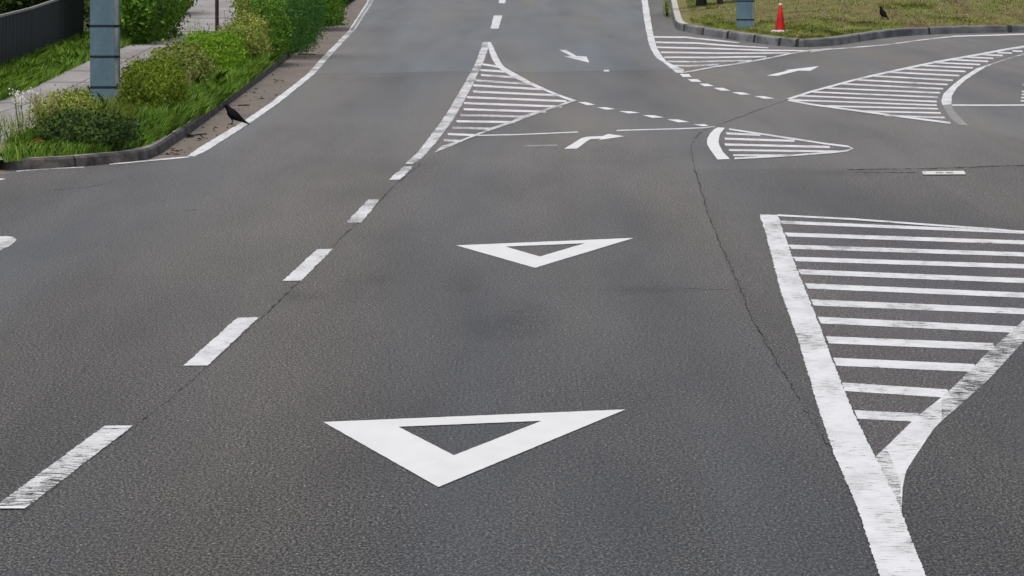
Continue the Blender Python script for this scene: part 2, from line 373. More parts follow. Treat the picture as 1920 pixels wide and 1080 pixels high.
dl = ['worn centre line dash nearest the camera, scraped thin on its left', 'bright centre line dash, second from the camera', 'centre line dash level with the farther triangle', 'scuffed centre line dash, fourth from the camera', 'short faded dash just below the left curved island band']
for lab, pts, m in zip(dl, ([(195, 799), (249, 798), (50, 951), (-12, 951)], [(445, 595.5), (485, 595), (390, 685), (344, 685.5)], [(594, 467.5), (625, 466), (565, 526), (530, 526.5)], [(690, 374), (712, 373), (678, 417), (650, 417)], [(756, 312.5), (774, 312), (750, 337), (729, 337)]), ('p_bad', 'p_ok', 'p_ok', 'p_worn', 'p_worn')):
    o = shape('centre_line_dash', pts, m, 0.008, 1.6, 3, label=lab, cat=RM, group='dashes of the centre line')
    if m == 'p_bad':
        e = empty('centre_line_dash', o.location); tag(e, lab, RM, 'dashes of the centre line')
        for k in ('label', 'category', 'group'): del o[k]
        o.name = 'worn_paint'; e.name = 'centre_line_dash'; o.parent = e; o.location = (0, 0, 0)
        shape('fresh_end', [(2, 948.5), (52, 948.5), (46, 953), (-20, 953)], 'p_new', 0.011, 0.5, 4, parent=e)
        shape('fresh_end', [(197, 798), (249, 797.5), (243, 802), (190, 802.5)], 'p_ok', 0.011, 0.5, 4, parent=e)
for lab, pts in (('worn centre dash above the tip of the triangular island', [(926, 29), (942, 29), (935, 53.5), (920, 53.5)]), ('centre dash cut by the top edge of the photo', [(938, -25), (954, -25), (947, 6), (935, 6)])):
    shape('centre_line_dash', pts, 'p_ok', 0.008, 0.5, 3, label=lab, cat=RM, group='dashes of the centre line')

ra = zm([(165, 650), (305, 563), (345, 553), (380, 549), (480, 546), (525, 528), (662, 547), (445, 579), (470, 567), (385, 570), (360, 582), (270, 648)], 4.364, 1020, 130)
shape('turn_arrow', ra, 'p_new', 0.008, 0.3, 4, label='white right turn arrow painted in front of the thin cross line', cat=RM)
shape('lane_arrow', zm([(1175, 180), (1218, 181), (1288, 220), (1350, 222), (1368, 262), (1207, 222), (1255, 221)], 3.376, 700, 40), 'p_ok', 0.008, 0.3, 4, label='small scuffed arrow in the far lane right of the island tip', cat=RM)
shape('lane_arrow', zm([(1330, 680), (1425, 683), (1620, 635), (1725, 637), (1805, 595), (1485, 632), (1530, 634)], 4.8, 1160, 0), 'p_new', 0.008, 0.3, 4, label='white arrow pointing right between the two right-hand hatched areas', cat=RM)

gd = [[(275, 267), (345, 267), (422, 291), (352, 293)], [(430, 310), (510, 310), (587, 326), (508, 330)], [(612, 342), (705, 342), (786, 356), (690, 361)], [(805, 374), (895, 375), (985, 393), (885, 397)], [(1008, 409), (1100, 410), (1190, 431), (1098, 434)], [(1220, 450), (1312, 448), (1350, 462), (1300, 466)]]
od = ['first', 'second', 'third', 'fourth', 'fifth', 'sixth']
for k, q in enumerate(gd):
    shape('guide_dash', zm(q, 4.364, 1020, 130), 'p_new', 0.008, 0.3, 4, label=f'{od[k]} slanted guide dash rightward from the triangular island tip', cat=RM, group='guide dashes between the triangular island and the small island')
gd = [[(1110, 38), (1185, 38), (1207, 62), (1138, 62)], [(1175, 80), (1255, 80), (1290, 102), (1210, 102)], [(1270, 117), (1340, 117), (1392, 137), (1315, 139)], [(1388, 151), (1465, 151), (1527, 174), (1447, 174)], [(1535, 187), (1620, 187), (1692, 205), (1610, 208)], [(1720, 219), (1800, 219), (1890, 239), (1800, 240)]]
for k, q in enumerate(gd):
    shape('guide_dash', zm(q, 4.364, 1020, 130), 'p_new', 0.008, 0.3, 4, label=f'{od[k]} guide dash down from the kerbside hatched area', cat=RM, group='guide dashes below the kerbside hatched area')

# thin cross lines
shape('thin_line', ribbon(zm([(640, 722), (900, 717), (1100, 709), (1295, 700)], 3.376, 700, 40), 1.9), 'p_ok', 0.006, 0.2, 6, label='thin white line running right from the foot of the triangular island', cat=RM)
shape('thin_line', ribbon(zm([(595, 500), (800, 494), (1100, 486), (1320, 477), (1400, 468)], 4.364, 1020, 130), 1.9), 'p_ok', 0.006, 0.2, 6, label='thin white line leading to the thick curved band of the small island', cat=RM)
shape('thin_line', ribbon([(1785, 197), (1850, 197.2), (1920, 197), (2100, 197)], 2.6), 'p_ok', 0.006, 0.2, 6, label='thin straight white line from curved band to right photo edge', cat=RM)
shape('faded_mark', ribbon([(985, 273.5), (1015, 273), (1045, 272)], 2.5), 'p_ghost', 0.006, 0.6, 5, label='faint ghost of an old painted line left of the turn arrow', cat=RM)
shape('faded_mark', [(1132, 131), (1142, 131), (1142, 134), (1132, 134)], 'p_ok', 0.006, 0.3, 5, label='tiny white paint fleck in the far lane', cat=RM)
shape('faded_mark', [(-60, 452), (-20, 444), (11, 442.6), (24, 444), (31, 450), (22, 459), (0, 470), (-40, 484), (-70, 480)], 'p_worn', 0.008, 0.8, 4, label='worn rounded end of a white marking at the left photo edge', cat=RM)
shape('faded_mark', [(-50, 335), (5, 334.5), (11, 335), (2, 337.5), (-50, 341)], 'p_ok', 0.008, 0.4, 4, label='tip of white paint at left edge below the kerb end', cat=RM)

# triangular island in the middle distance
g = tag(empty('hatched_marking', G(880, 190)), 'long triangular hatched island in the middle of the far road', RM)
Z3 = (3.376, 700, 40)
shape('left_border', zm([(745, 131), (725, 175), (705, 235), (690, 275), (665, 320), (630, 400), (580, 492), (530, 582), (470, 670), (400, 762), (340, 832), (300, 873), (245, 903), (200, 903), (280, 830), (350, 738), (420, 648), (480, 558), (540, 455), (590, 370), (635, 290), (670, 200), (693, 131)], *Z3), 'p_worn', 0.011, 0.8, 2.5, g, label='scuffed thick left border')
shape('right_border', zm([(722, 131), (742, 131), (770, 185), (798, 245), (830, 290), (900, 330), (1000, 385), (1120, 440), (1210, 475), (1288, 500), (1262, 510), (1160, 470), (1060, 430), (960, 390), (860, 340), (785, 290), (757, 250), (733, 190)], *Z3), 'p_ok', 0.014, 0.5, 3, g)
shape('lower_border', zm([(1285, 502), (1150, 547), (1050, 580), (900, 637), (750, 687), (600, 742), (500, 787), (385, 831), (430, 790), (520, 762), (640, 716), (740, 675), (880, 628), (930, 600), (1060, 565), (1150, 535), (1240, 505)], *Z3), 'p_worn', 0.011, 0.4, 3, g)
for q in [(690, 272, 790, 287), (675, 308, 830, 318), (680, 340, 900, 355), (645, 374, 985, 395), (630, 405, 1070, 430), (630, 444, 1170, 468), (590, 480, 1220, 505), (570, 517, 1190, 540), (570, 556, 1090, 572), (550, 593, 970, 603), (525, 632, 890, 638), (500, 673, 760, 680), (470, 713, 640, 720), (445, 752, 560, 757)]:
    (a, b), (c, e) = zm([q[:2], q[2:]], *Z3)
    shape('stripe', stripe(a, b, c, e, 3.9, 1.2), random.choice(['p_ok', 'p_ok', 'p_worn']), 0.008, 0.45, 4, g)

# small island with the thick curved band
g = tag(empty('hatched_marking', G(1450, 270)), 'small pointed hatched island behind a thick curved white band', RM)
shape('curved_band', zm([(1420, 474), (1390, 492), (1360, 522), (1335, 570), (1335, 612), (1362, 660), (1392, 700), (1420, 738), (1520, 733), (1462, 672), (1435, 620), (1428, 590), (1434, 550), (1448, 518), (1482, 478)], 4.364, 1020, 130), 'p_new', 0.011, 0.35, 4, g)
shape('border', ribbon([(1367, 242), (1440, 253), (1549, 269.5), (1590, 274.5), (1599, 278), (1588, 282.5), (1564, 285.5), (1479, 291.5), (1440, 293.8), (1377, 297)], 3.2), 'p_ok', 0.011, 0.35, 4, g)
for q in [(1361, 250, 1425, 253, 4), (1358, 260, 1489, 264, 4), (1358, 270.8, 1555, 275.5, 4), (1366, 281.3, 1572, 284, 3.6), (1374, 291, 1480, 291.3, 3.4)]:
    shape('stripe', stripe(*q, 1.5), 'p_ok', 0.008, 0.4, 4, g)

# right hatched area and its curved band
g = tag(empty('hatched_marking', G(1700, 170)), 'long curving hatched area on the right with a white border', RM)
shape('upper_border', ribbon([(1474, 187), (1520, 172), (1609, 148), (1675.5, 133), (1753, 116.5), (1831, 103), (1887, 92.5), (1930, 86, 4.5), (2100, 60)], 3.6), 'p_ok', 0.011, 0.4, 4, g)
shape('lower_border', ribbon([(1474, 187), (1520, 195.5), (1620, 209), (1698, 219.5), (1782, 230.5)], 3.5), 'p_ok', 0.011, 0.4, 4, g)
for q in [(1700, 430, 1785, 433), (1570, 442, 1695, 448), (1430, 459, 1618, 468), (1310, 481, 1538, 492), (1180, 503, 1495, 518), (1040, 527, 1428, 545), (920, 551, 1368, 573), (790, 580, 1305, 603), (650, 608, 1252, 638), (530, 640, 1197, 677), (390, 673, 1152, 713), (260, 707, 1115, 749), (120, 742, 1090, 783), (10, 775, 1070, 820), (-110, 806, 1062, 857), (-190, 842, 1062, 888), (100, 893, 1073, 918), (400, 937, 1095, 953), (620, 974, 1130, 992)]:
    (a, b), (c, e) = zm([q[:2], q[2:]], 4.5, 1520, 0)
    shape('stripe', stripe(a, b, c, e, 2.9, 1), 'p_ok', 0.008, 0.35, 4, g)
g = tag(empty('curved_marking', G(1775, 180)), 'broad curved white band right of the long hatched area', RM)
Z5 = (4.5, 1520, 0)
shape('bright_band', zm([(1490, 547), (1400, 577), (1280, 652), (1180, 732), (1120, 792), (1102, 850), (1112, 885), (1187, 880), (1190, 810), (1235, 740), (1310, 672), (1400, 612), (1462, 575)], *Z5), 'p_ok', 0.011, 0.4, 3, g)
shape('faded_end', zm([(1112, 885), (1170, 990), (1250, 1055), (1330, 1058), (1280, 1010), (1215, 940), (1187, 880)], *Z5), 'p_ghost', 0.011, 0.5, 3, g)
shape('thin_end', zm([(1490, 547), (1700, 480), (1900, 420), (2000, 400), (2000, 412), (1700, 487), (1560, 530), (1462, 575)], *Z5), 'p_worn', 0.011, 0.4, 3, g)
g = tag(empty('hatched_marking', G(1935, 175)), 'sliver of small white stripes cut by the right photo edge', RM)
for (x, y) in [(1917, 159), (1916, 171.5), (1915.5, 177), (1914.5, 183), (1914, 189)]:
    shape('stripe', stripe(x, y, 2010, y+3, 2.6, 0), 'p_ok', 0.008, 0.3, 5, g)

# hatched area beside the tall kerb
g = tag(empty('hatched_marking', G(1330, 100)), 'hatched area below the grassy bank kerb beside the cone', RM)
Z4 = (4.8, 1160, 0)
shape('thick_border', [(1198, -60)] + zm([(205, 0), (225, 150), (245, 270), (270, 390), (300, 460), (340, 520), (420, 575), (490, 630), (520, 655), (580, 655), (590, 625), (500, 590), (430, 550), (380, 490), (340, 420), (315, 330), (290, 200), (262, 0)], *Z4) + [(1208, -60)], 'p_ok', 0.011, 0.6, 3, g)
for pts, m in (([(315, 332), (600, 335), (850, 360), (1085, 384, 6)], 'p_ok'), ([(330, 380), (700, 388), (1000, 410), (1345, 430, 8)], 'p_ok'), ([(340, 425), (900, 438), (1300, 452), (1700, 456, 8)], 'p_ok'), ([(380, 470), (900, 478), (1300, 478), (1550, 476, 8)], 'p_ok'), ([(410, 515), (800, 517), (1060, 512), (1330, 510)], 'p_ok'), ([(440, 552), (700, 556), (1000, 548), (1200, 546)], 'p_worn'), ([(490, 590), (640, 592), (900, 580)], 'p_worn'), ([(500, 628), (590, 628)], 'p_ok')):
    shape('stripe', ribbon(zm(pts, *Z4), 2.9), m, 0.008, 0.4, 3, g)
shape('lower_border', ribbon(zm([(560, 655), (700, 632), (860, 600), (1040, 578), (1250, 542), (1400, 512), (1540, 482), (1700, 456), (1920, 441)], *Z4), 2.7), 'p_worn', 0.013, 0.6, 3, g)
shape('edge_line', ribbon(zm([(0, 437), (140, 418), (300, 405), (650, 376), (900, 341), (1200, 307), (1500, 297), (1800, 287), (2200, 280)], 4.5, 1520, 0), 1.8), 'p_worn', 0.009, 0.4, 4, label='thin broken white edge line below the right kerb', cat=RM)
shape('edge_line', ribbon([(1787, 68), (1853, 66.2), (1920, 64), (2100, 61)], 2.0), 'p_new', 0.012, 0.2, 6, label='clean white length of edge line at the right photo edge', cat=RM)

# large near island
g = tag(empty('hatched_marking', G(1700, 600)), 'large near hatched island with thick white borders, lower right', RM)
shape('thick_border', [(1424.6, 402), (1439, 451), (1465, 549), (1497, 639), (1530, 750), (1562, 847), (1607.5, 950.6), (1649.6, 1080), (1690, 1220), (1800, 1220), (1737, 1080), (1705, 1002), (1685, 944), (1643, 860), (1601, 775.5), (1575, 711), (1530, 594), (1484, 477), (1458, 403)], 'p_ok', 0.012, 1.5, 2.0, g)
shape('curved_border', [(2190, 450), (2100, 500), (2010, 542), (1920, 600), (1854, 659), (1789, 724), (1766, 744), (1766, 788), (1789, 769), (1854, 711), (1920, 639), (2010, 580), (2100, 528), (2200, 462)], 'p_worn', 0.009, 0.9, 3, g)
shape('curved_border', [(1766, 744), (1718, 782), (1661, 838), (1674, 868), (1686, 905), (1691, 950), (1692, 915), (1699, 883), (1718, 853), (1750, 805), (1766, 788)], 'p_ok', 0.009, 0.5, 3, g)
shape('ghost_patch', [(1640, 858), (1661, 838), (1672, 862), (1690, 905), (1689, 925), (1691, 962), (1680, 945)], 'p_bad', 0.0095, 0.6, 3, g)
shape('upper_border', ribbon([(1458, 403.5), (1603, 411), (1725, 420), (1855, 429), (1920, 435), (2000, 441), (2120, 449), (2185, 453)], 3.4), 'p_ok', 0.012, 0.4, 4, g)
for q in [(1461, 416.5, 1960, 437, 6), (1471, 439.5, 2160, 462.7, 7.5), (1478, 462.5, 2125, 483.8, 8), (1486, 485.5, 2095, 505, 8.5), (1496, 509.5, 2040, 531, 9.5), (1509, 536, 1995, 556.8, 10), (1520, 567, 1950, 585, 11.5), (1533, 600, 1905, 618, 12.5), (1548, 637, 1862, 650, 13.5), (1562, 678, 1826, 690, 15), (1578, 725, 1776, 738, 16), (1602, 777, 1722, 783, 16)]:
    shape('stripe', stripe(*q, 6), 'p_ok', 0.0085, 0.8, 3, g)

# left edge line
e = tag(empty('edge_line', G(500, 200)), 'curving white edge line along the left gutter under the black bird', RM)
shape('near_length', [(575, 140), (508, 192), (455, 228), (373, 277), (349, 294), (363, 294), (390, 281), (471, 229), (524, 192), (588, 140)], 'p_ok', 0.009, 0.9, 2.5, e)
shape('worn_length', [(654, 57), (613, 98), (575, 140), (588, 140), (626, 98), (664, 57)], 'p_worn', 0.009, 0.7, 2.5, e)
shape('thin_stroke', ribbon([(655, 57), (672, 31), (689, 5), (700, -30)], 2.2), 'p_ok', 0.009, 0.4, 3, e)
shape('thin_stroke', ribbon([(664, 57), (680, 31), (697, 5), (710, -30)], 2.2), 'p_worn', 0.009, 0.4, 3, e)
shape('ghost_stroke', [(656, 57), (673, 31), (690, 5), (701, -30), (709, -30), (696, 5), (679, 31), (663, 57)], 'p_ghost', 0.008, 0.4, 3, e)
shape('edge_line', ribbon([(362, 293.5), (322, 297, 3), (270, 302), (239, 304.5, 3), (205, 308, 1.5)], 2.0), 'p_ok', 0.009, 0.4, 3, label='thin white tail of the left edge line meeting the kerb', cat=RM)
shape('edge_line', ribbon([(157, 313.2), (100, 316), (31, 321)], 1.6), 'p_worn', 0.009, 0.3, 3, label='hairline of white paint along the foot of the left kerb', cat=RM)

# ---------------------------------------------------------------- left kerb, gutter, verge, footpath
KB = [(-420, 262), (-200, 282), (-60, 303), (-20, 314), (12, 320), (60, 317.5), (100, 316), (157, 312.5), (215, 307), (271, 302), (302, 290), (325, 272), (349, 257), (380, 233), (443, 186), (480, 158), (506, 138.5), (544, 108.6), (580, 68), (613, 28), (635, 4), (655, -22), (690, -60)]
def resample(pts, step):
    out = [pts[0].copy()]; acc = 0
    for a, b in zip(pts, pts[1:]):
        L = (b-a).length; t = step-acc
        while t <= L: out.append(a+(b-a)*(t/L)); t += step
        acc = (acc+L) % step if L else acc
    return out
def smooth_poly(pts, it=2):
    for _ in range(it):
        q = [pts[0]]
        for a, b in zip(pts, pts[1:]): q += [a*.75+b*.25, a*.25+b*.75]
        q.append(pts[-1]); pts = q
    return pts
def kerb(name, path, width, h, m, side, seam, step=0.25, top=None):
    """continuous kerb along path (front foot), body on the given side, with darker recessed joints where seam(a, b) is true"""
    P = resample(path, step); me = bpy.data.meshes.new(name); V = []; Fc = []; mi = []
    def prof(p, n, ins): return [p+n*u+Vector((0, 0, v)) for u, v in ((ins, -0.04), (0.018+ins, h-0.025-ins), (0.04+ins, h-ins), (width, h-ins), (width, -0.04))]
    nn = []
    for i in range(len(P)):
        dv = (P[min(len(P)-1, i+1)]-P[max(0, i-1)]).normalized(); nn.append(Vector((-dv.y, dv.x, 0))*side)
    for i in range(len(P)-1):
        sm = seam(P[i], P[i+1], i); ins = 0.012 if sm else 0
        k = len(V); V += prof(P[i], nn[i], ins)+prof(P[i+1], nn[i+1], ins)
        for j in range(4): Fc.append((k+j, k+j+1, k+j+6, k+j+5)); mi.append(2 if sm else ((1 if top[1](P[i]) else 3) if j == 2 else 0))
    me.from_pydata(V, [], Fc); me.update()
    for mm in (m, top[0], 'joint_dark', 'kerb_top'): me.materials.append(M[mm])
    me.polygons.foreach_set('material_index', mi)
    o = bpy.data.objects.new(name, me); C.objects.link(o); o['kind'] = 'structure'; return o
kl = smooth_poly([G(x, y) for x, y in KB]); kerb('left_kerb', kl, 0.16, 0.115, 'kerb_left', 1, lambda a, b, i: i % 90 == 0, step=0.02, top=('kerb_top', lambda c: True))
VZ = 0.095
# verge soil inside the kerb, reaching far to the left
inner = [p+Vector((-0.10, 0.12, 0)) for p in kl]
vb = [(p.x, p.y) for p in inner] + [(-6, 330), (-45, 330), (-45, inner[0].y+1)]
sheet('verge', vb, VZ, 'soil')
gut = [(x, y+0.5) for x, y in KB[9:]] + [(712, -60), (700, -30), (688, 0), (654, 57), (613, 98), (575, 140), (508, 192), (455, 228), (373, 277), (349, 293), (322, 296), (275, 301)]
shape('gutter', gut, 'gutter', 0.004, 0.5, 6, kind='structure')
shape('gutter_edge', zm([(0,0)],1,0,0)[:0] + [(-80, 305), (-20, 315), (12, 323), (30, 323), (12, 327), (-80, 328)], 'gutter', 0.004, 0.5, 6, kind='structure')
# footpath: wide slabs with open joints
def pe(y, L):
    tl = [(420, -60), (352, 0), (322, 22), (306, 34), (278, 59), (238, 83), (178, 109), (100, 142), (0, 183), (-120, 215), (-260, 260)]
    tr = [(560, -60), (500, 0), (480, 22), (470, 34), (440, 59), (410, 83), (380, 109), (318, 154), (230, 200), (150, 240), (60, 292), (-20, 312)]
    T = tl if L else tr
    for (xa, ya), (xb, yb) in zip(T, T[1:]):
        if ya <= y <= yb: return xa+(xb-xa)*(y-ya)/(yb-ya)
    return T[-1][0]
ys = [-60, -20, 34, 59, 83, 109, 133, 154, 193, 236, 262, 300]
bm = bmesh.new()
for a, b in zip(ys, ys[1:]):
    sub = [a+0.4 + (b-a-0.8)*i/3 for i in range(4)]
    Lp = [(pe(min(y, 260), True), y) for y in sub]; Rp = [(pe(y, False), y) for y in sub]
    k = 1 if b < 84 else 3
    for j in range(k):
        for (l0, l1, r0, r1) in zip(Lp, Lp[1:], Rp, Rp[1:]):
            def q(l, r, t): return (l[0]+(r[0]-l[0])*t, l[1])
            e = 0.004 if k > 1 else 0
            f = [q(l0, r0, j/k+e), q(l0, r0, (j+1)/k-e), q(l1, r1, (j+1)/k-e), q(l1, r1, j/k+e)]
            bm.faces.new([bm.verts.new(G(x, y, VZ+0.012)) for x, y in f])
bmesh.ops.recalc_face_normals(bm, faces=bm.faces[:])
me = bpy.data.meshes.new('footpath'); bm.to_mesh(me); bm.free(); link('footpath', me, M['slab'])['kind'] = 'structure'
o = link('footpath_bedding', poly_mesh('footpath_bedding', [(pe(min(y, 260), True), y) for y in ys] + [(pe(y, False), y) for y in ys[::-1]], VZ+0.004), M['joint']); o['kind'] = 'structure'

# ---------------------------------------------------------------- right kerb and grass bank
RB = [(1252, -25), (1256, 10), (1262, 44), (1266, 55), (1285, 60), (1316, 66), (1362, 73), (1413, 80), (1462, 86.5), (1496, 88.5), (1525, 88), (1560, 86), (1587, 82.5), (1640, 74), (1675, 69.5), (1720, 66), (1787, 63), (1860, 61.5), (1920, 61), (2100, 58), (2500, 50), (3200, 40)]
kr = smooth_poly([G(x, y) for x, y in RB], 2)
JX = [1282, 1317, 1363, 1412.5, 1461, 1497, 1612, 1742, 1890]
def jseam(a, b, i):
    xa, xb = 960+a.x*F/a.y, 960+b.x*F/b.y
    return a.y < 148 and any(min(xa, xb)-(.8 if j < 1470 else 0) <= j <= max(xa, xb)+(.8 if j < 1470 else 0) for j in JX)
kerb('right_kerb', kr, 0.26, 0.165, 'kerb_right', 1, jseam, step=0.12, top=('kerb_sunlit', lambda c: c.y > 148.5 and c.x < 7))
KR = np.array([[p.x, p.y] for p in kr])
def kdist(x, y):
    a, b = KR[:-1], KR[1:]; p = np.array([x, y]); ab = b-a
    t = np.clip(((p-a)*ab).sum(1)/np.maximum((ab*ab).sum(1), 1e-9), 0, 1)
    return float(np.sqrt((((a+ab*t[:, None])-p)**2).sum(1).min()))
def bank_z(x, y):
    dd = max(0, kdist(x, y)-0.2)
    return 0.175 + 0.13*min(dd, 22) + 0.05*noise.noise(Vector((x*.6, y*.25, 0)))*min(1, dd)
rows = []; base = resample(kr, 0.5)
cen = Vector((45, 330, 0)); svals = [0.0] + [((i+1)/46)**2.0 for i in range(46)]
nrm = []
for i, p in enumerate(base):
    a = base[max(0, i-2)]; b = base[min(len(base)-1, i+2)]; dv = (b-a).normalized(); nrm.append(Vector((-dv.y, dv.x, 0)))
verts = []
for i, p in enumerate(base):
    t = i/(len(base)-1); q0 = p + nrm[i]*0.20
    q1 = Vector((14 + max(0, p.x-4.0)*2.2*(p.y < 149 or p.x > 8), 330, 0))
    for s in svals:
        v = q0+(q1-q0)*s; verts.append((v.x, v.y, bank_z(v.x, v.y) if s else 0.165))
nr = len(svals); faces = [(i*nr+j, i*nr+j+1, (i+1)*nr+j+1, (i+1)*nr+j) for i in range(len(base)-1) for j in range(nr-1)]
me = bpy.data.meshes.new('grass_bank'); me.from_pydata(verts, [], faces); me.update()
bm = bmesh.new(); bm.from_mesh(me); bmesh.ops.recalc_face_normals(bm, faces=bm.faces[:])
if sum(f.normal.z for f in bm.faces) < 0: bmesh.ops.reverse_faces(bm, faces=bm.faces[:])
bm.to_mesh(me); bm.free()
o = link('grass_bank', me, M['bank'], smooth=True); o['kind'] = 'structure'
from mathutils.bvhtree import BVHTree
_b = bmesh.new(); _b.from_mesh(me); BANK = BVHTree.FromBMesh(_b); _b.free()
def hit(px, py): return BANK.ray_cast(Vector((0, 0, CH)), ray(px, py).normalized(), 600)[0]
def B(px, py): return hit(px, py) or G(px, py, 0.2)
def bz(x, y):
    h = BANK.ray_cast(Vector((x, y, 50)), Vector((0, 0, -1)))[0]
    return h.z if h else 0.18

# ---------------------------------------------------------------- grass and foliage
def inside(px, py, poly):
    poly = np.asarray(poly); x, y = poly[:, 0], poly[:, 1]; x2, y2 = np.roll(x, -1), np.roll(y, -1)
    r = np.zeros(len(px), bool)
    for a, b, c, e in zip(x, y, x2, y2):
        cond = ((b > py) != (e > py)); r ^= cond & (px < (c-a)*(py-b)/((e-b) if e != b else 1e-9)+a)
    return r
def scatter(poly, n):
    poly = np.asarray(poly, float); lo, hi = poly.min(0), poly.max(0); out = np.zeros((0, 2))
    while len(out) < n:
        q = rng.uniform(lo, hi, (n, 2)); out = np.vstack([out, q[inside(q[:, 0], q[:, 1], poly)]])
    return out[:n]
def ground_pts(q, z=VZ):
    return np.array([list(G(a, b, z)) for a, b in q])
def blades(name, P, hmin, hmax, wd, m, lean=0.5, label=None, parent=None, kind='stuff', cat='grass'):
    n = len(P); h = rng.uniform(hmin, hmax, n)*rng.uniform(0.6, 1, n); an = rng.uniform(0, math.tau, n)
    # clumps lean together
    la = np.array([noise.noise(Vector((p[0]*1.7, p[1]*0.5, 3.0)))*6 for p in P]) + rng.normal(0, 0.7, n)
    ln = h*lean*rng.uniform(0.1, 1.3, n)
    dx, dy = np.cos(la)*ln, np.sin(la)*ln
    wv = np.stack([np.cos(an)*wd, np.sin(an)*wd, np.zeros(n)], 1)*rng.uniform(0.5, 1.2, n)[:, None]
    mid = P+np.stack([dx*.35, dy*.35, h*.6], 1); top = P+np.stack([dx, dy, h*(1-0.25*lean)], 1)
    V = np.empty((n, 5, 3)); V[:, 0] = P-wv*.5; V[:, 1] = P+wv*.5; V[:, 2] = mid+wv*.42; V[:, 3] = top; V[:, 4] = mid-wv*.42
    me = np_mesh(name, V.reshape(-1, 3), 5); o = link(name, me, M[m], parent)
    if parent is None: tag(o, label, cat, None, kind)
    return o
strip = [(8, 305), (60, 299), (130, 294), (200, 289), (268, 279), (305, 262), (345, 236), (400, 205), (440, 176), (475, 150), (505, 125), (540, 98), (570, 62), (600, 28), (625, 0), (645, -25), (600, -30), (560, 20), (520, 70), (480, 105), (430, 132), (350, 180), (330, 215), (290, 232), (230, 258), (60, 262), (15, 285)]
blades('kerbside_grass', ground_pts(scatter(strip, 42000)), 0.10, 0.26, 0.011, 'grass', 0.9, 'lush green grass growing along the left kerb')
blades('verge_grass', ground_pts(scatter([(0, 120), (-40, 200), (0, 192), (60, 168), (130, 134), (172, 114), (245, 86), (285, 58), (240, 45), (160, 70), (110, 85), (60, 105)], 22000)), 0.10, 0.30, 0.013, 'grass', 0.8, 'rank green grass between the navy fence and the footpath')
blades('weed_patch', ground_pts(scatter([(66, 286), (78, 235), (130, 195), (230, 190), (330, 135), (430, 95), (500, 60), (540, 0), (620, -20), (600, 30), (520, 105), (430, 140), (340, 200), (240, 262), (100, 285)], 22000)), 0.15, 0.42, 0.010, 'grass_rank', 0.6, 'mixed tall weeds growing between the clipped shrubs')
blades('front_grass', ground_pts(scatter([(20, 292), (60, 288), (200, 284), (280, 262), (330, 240), (345, 226), (300, 240), (230, 262), (60, 280), (25, 280)], 5000)), 0.16, 0.36, 0.010, 'grass', 0.7, 'tall arching grass in front of the dark low shrub')
blades('tall_grass', ground_pts(scatter([(215, 262), (290, 232), (345, 212), (350, 170), (430, 145), (500, 108), (560, 90), (600, 40), (620, 10), (640, -20), (625, 0), (600, 30), (560, 78), (505, 128), (430, 180), (345, 240), (270, 272)], 9000)), 0.2, 0.42, 0.010, 'grass', 0.8, 'taller loose grass arching out from the shrubs over the kerb')
blades('dry_stalks', ground_pts(scatter([(200, 190), (300, 140), (400, 95), (470, 60), (500, 90), (420, 135), (345, 195), (300, 170)], 4500)), 0.30, 0.62, 0.007, 'grass_dry', 0.4, 'straw-coloured dry grass heads among the shrubs')
blades('path_weeds', ground_pts(scatter([(-20, 225), (50, 235), (60, 300), (-20, 310)], 320)), 0.10, 0.32, 0.007, 'grass_rank', 0.5, 'sparse thin weeds in front of the path at the left edge')

def cloud(n, rx, ry, h, size, boxy=2.6, aspect=0.55, shell=0.72, lump=0.22, seed=0, droop=0.0, airy=0.07):
    """leaf quads through a lumpy super-ellipsoid standing on z=0"""
    r = np.random.default_rng(seed)
    d = r.normal(size=(n, 3)); d /= np.linalg.norm(d, axis=1)[:, None]
    sup = (np.abs(d)**boxy).sum(1)**(-1/boxy)
    lm = np.array([noise.noise(Vector((*(v*2.1+seed*3.7),)))*1.0+noise.noise(Vector((*(v*5.2+seed),)))*.5 for v in d])
    shoot = np.where(r.uniform(0, 1, n) < .05, 1+r.uniform(0, .28, n), 1.0)
    rad = shoot*sup*(1+lump*lm)*(shell+(1-shell)*r.uniform(0, 1, n)**0.6 + r.exponential(airy, n))
    inner_ = r.uniform(0, 1, n) < 0.15; rad = np.where(inner_, rad*r.uniform(.4, .9, n), rad)
    P = d*rad[:, None]*np.array([rx, ry, h/2]); P[:, 2] += h/2; P[:, 2] = np.maximum(P[:, 2], 0.01)
    nn = d*0.8+r.normal(size=(n, 3))*0.7+np.array([0, 0, 0.3]); nn /= np.linalg.norm(nn, axis=1)[:, None]
    t = np.cross(nn, r.normal(size=(n, 3))); t[:, 2] -= droop; t /= np.linalg.norm(t, axis=1)[:, None]; bt = np.cross(nn, t)
    s = size*r.uniform(0.6, 1.35, n)[:, None]
    V = np.empty((n, 4, 3)); V[:, 0] = P-t*s; V[:, 1] = P+bt*s*aspect; V[:, 2] = P+t*s; V[:, 3] = P-bt*s*aspect
    return V.reshape(-1, 3)
def stems(h, rx, ry, k=7, seed=1):
    r = random.Random(seed); bm = bmesh.new()
    for _ in range(k):
        x, y = r.uniform(-.5, .5)*rx, r.uniform(-.5, .5)*ry; tx, ty = x*1.7, y*1.7; a = []; b = []
        for i in range(5):
            c = i*math.tau/5; a.append(bm.verts.new((x*.3+.018*math.cos(c), y*.3+.018*math.sin(c), 0))); b.append(bm.verts.new((tx+.006*math.cos(c), ty+.006*math.sin(c), h*.8)))
        for i in range(5): bm.faces.new((a[i], a[(i+1) % 5], b[(i+1) % 5], b[i]))
    me = bpy.data.meshes.new('stems'); bm.to_mesh(me); bm.free(); return me
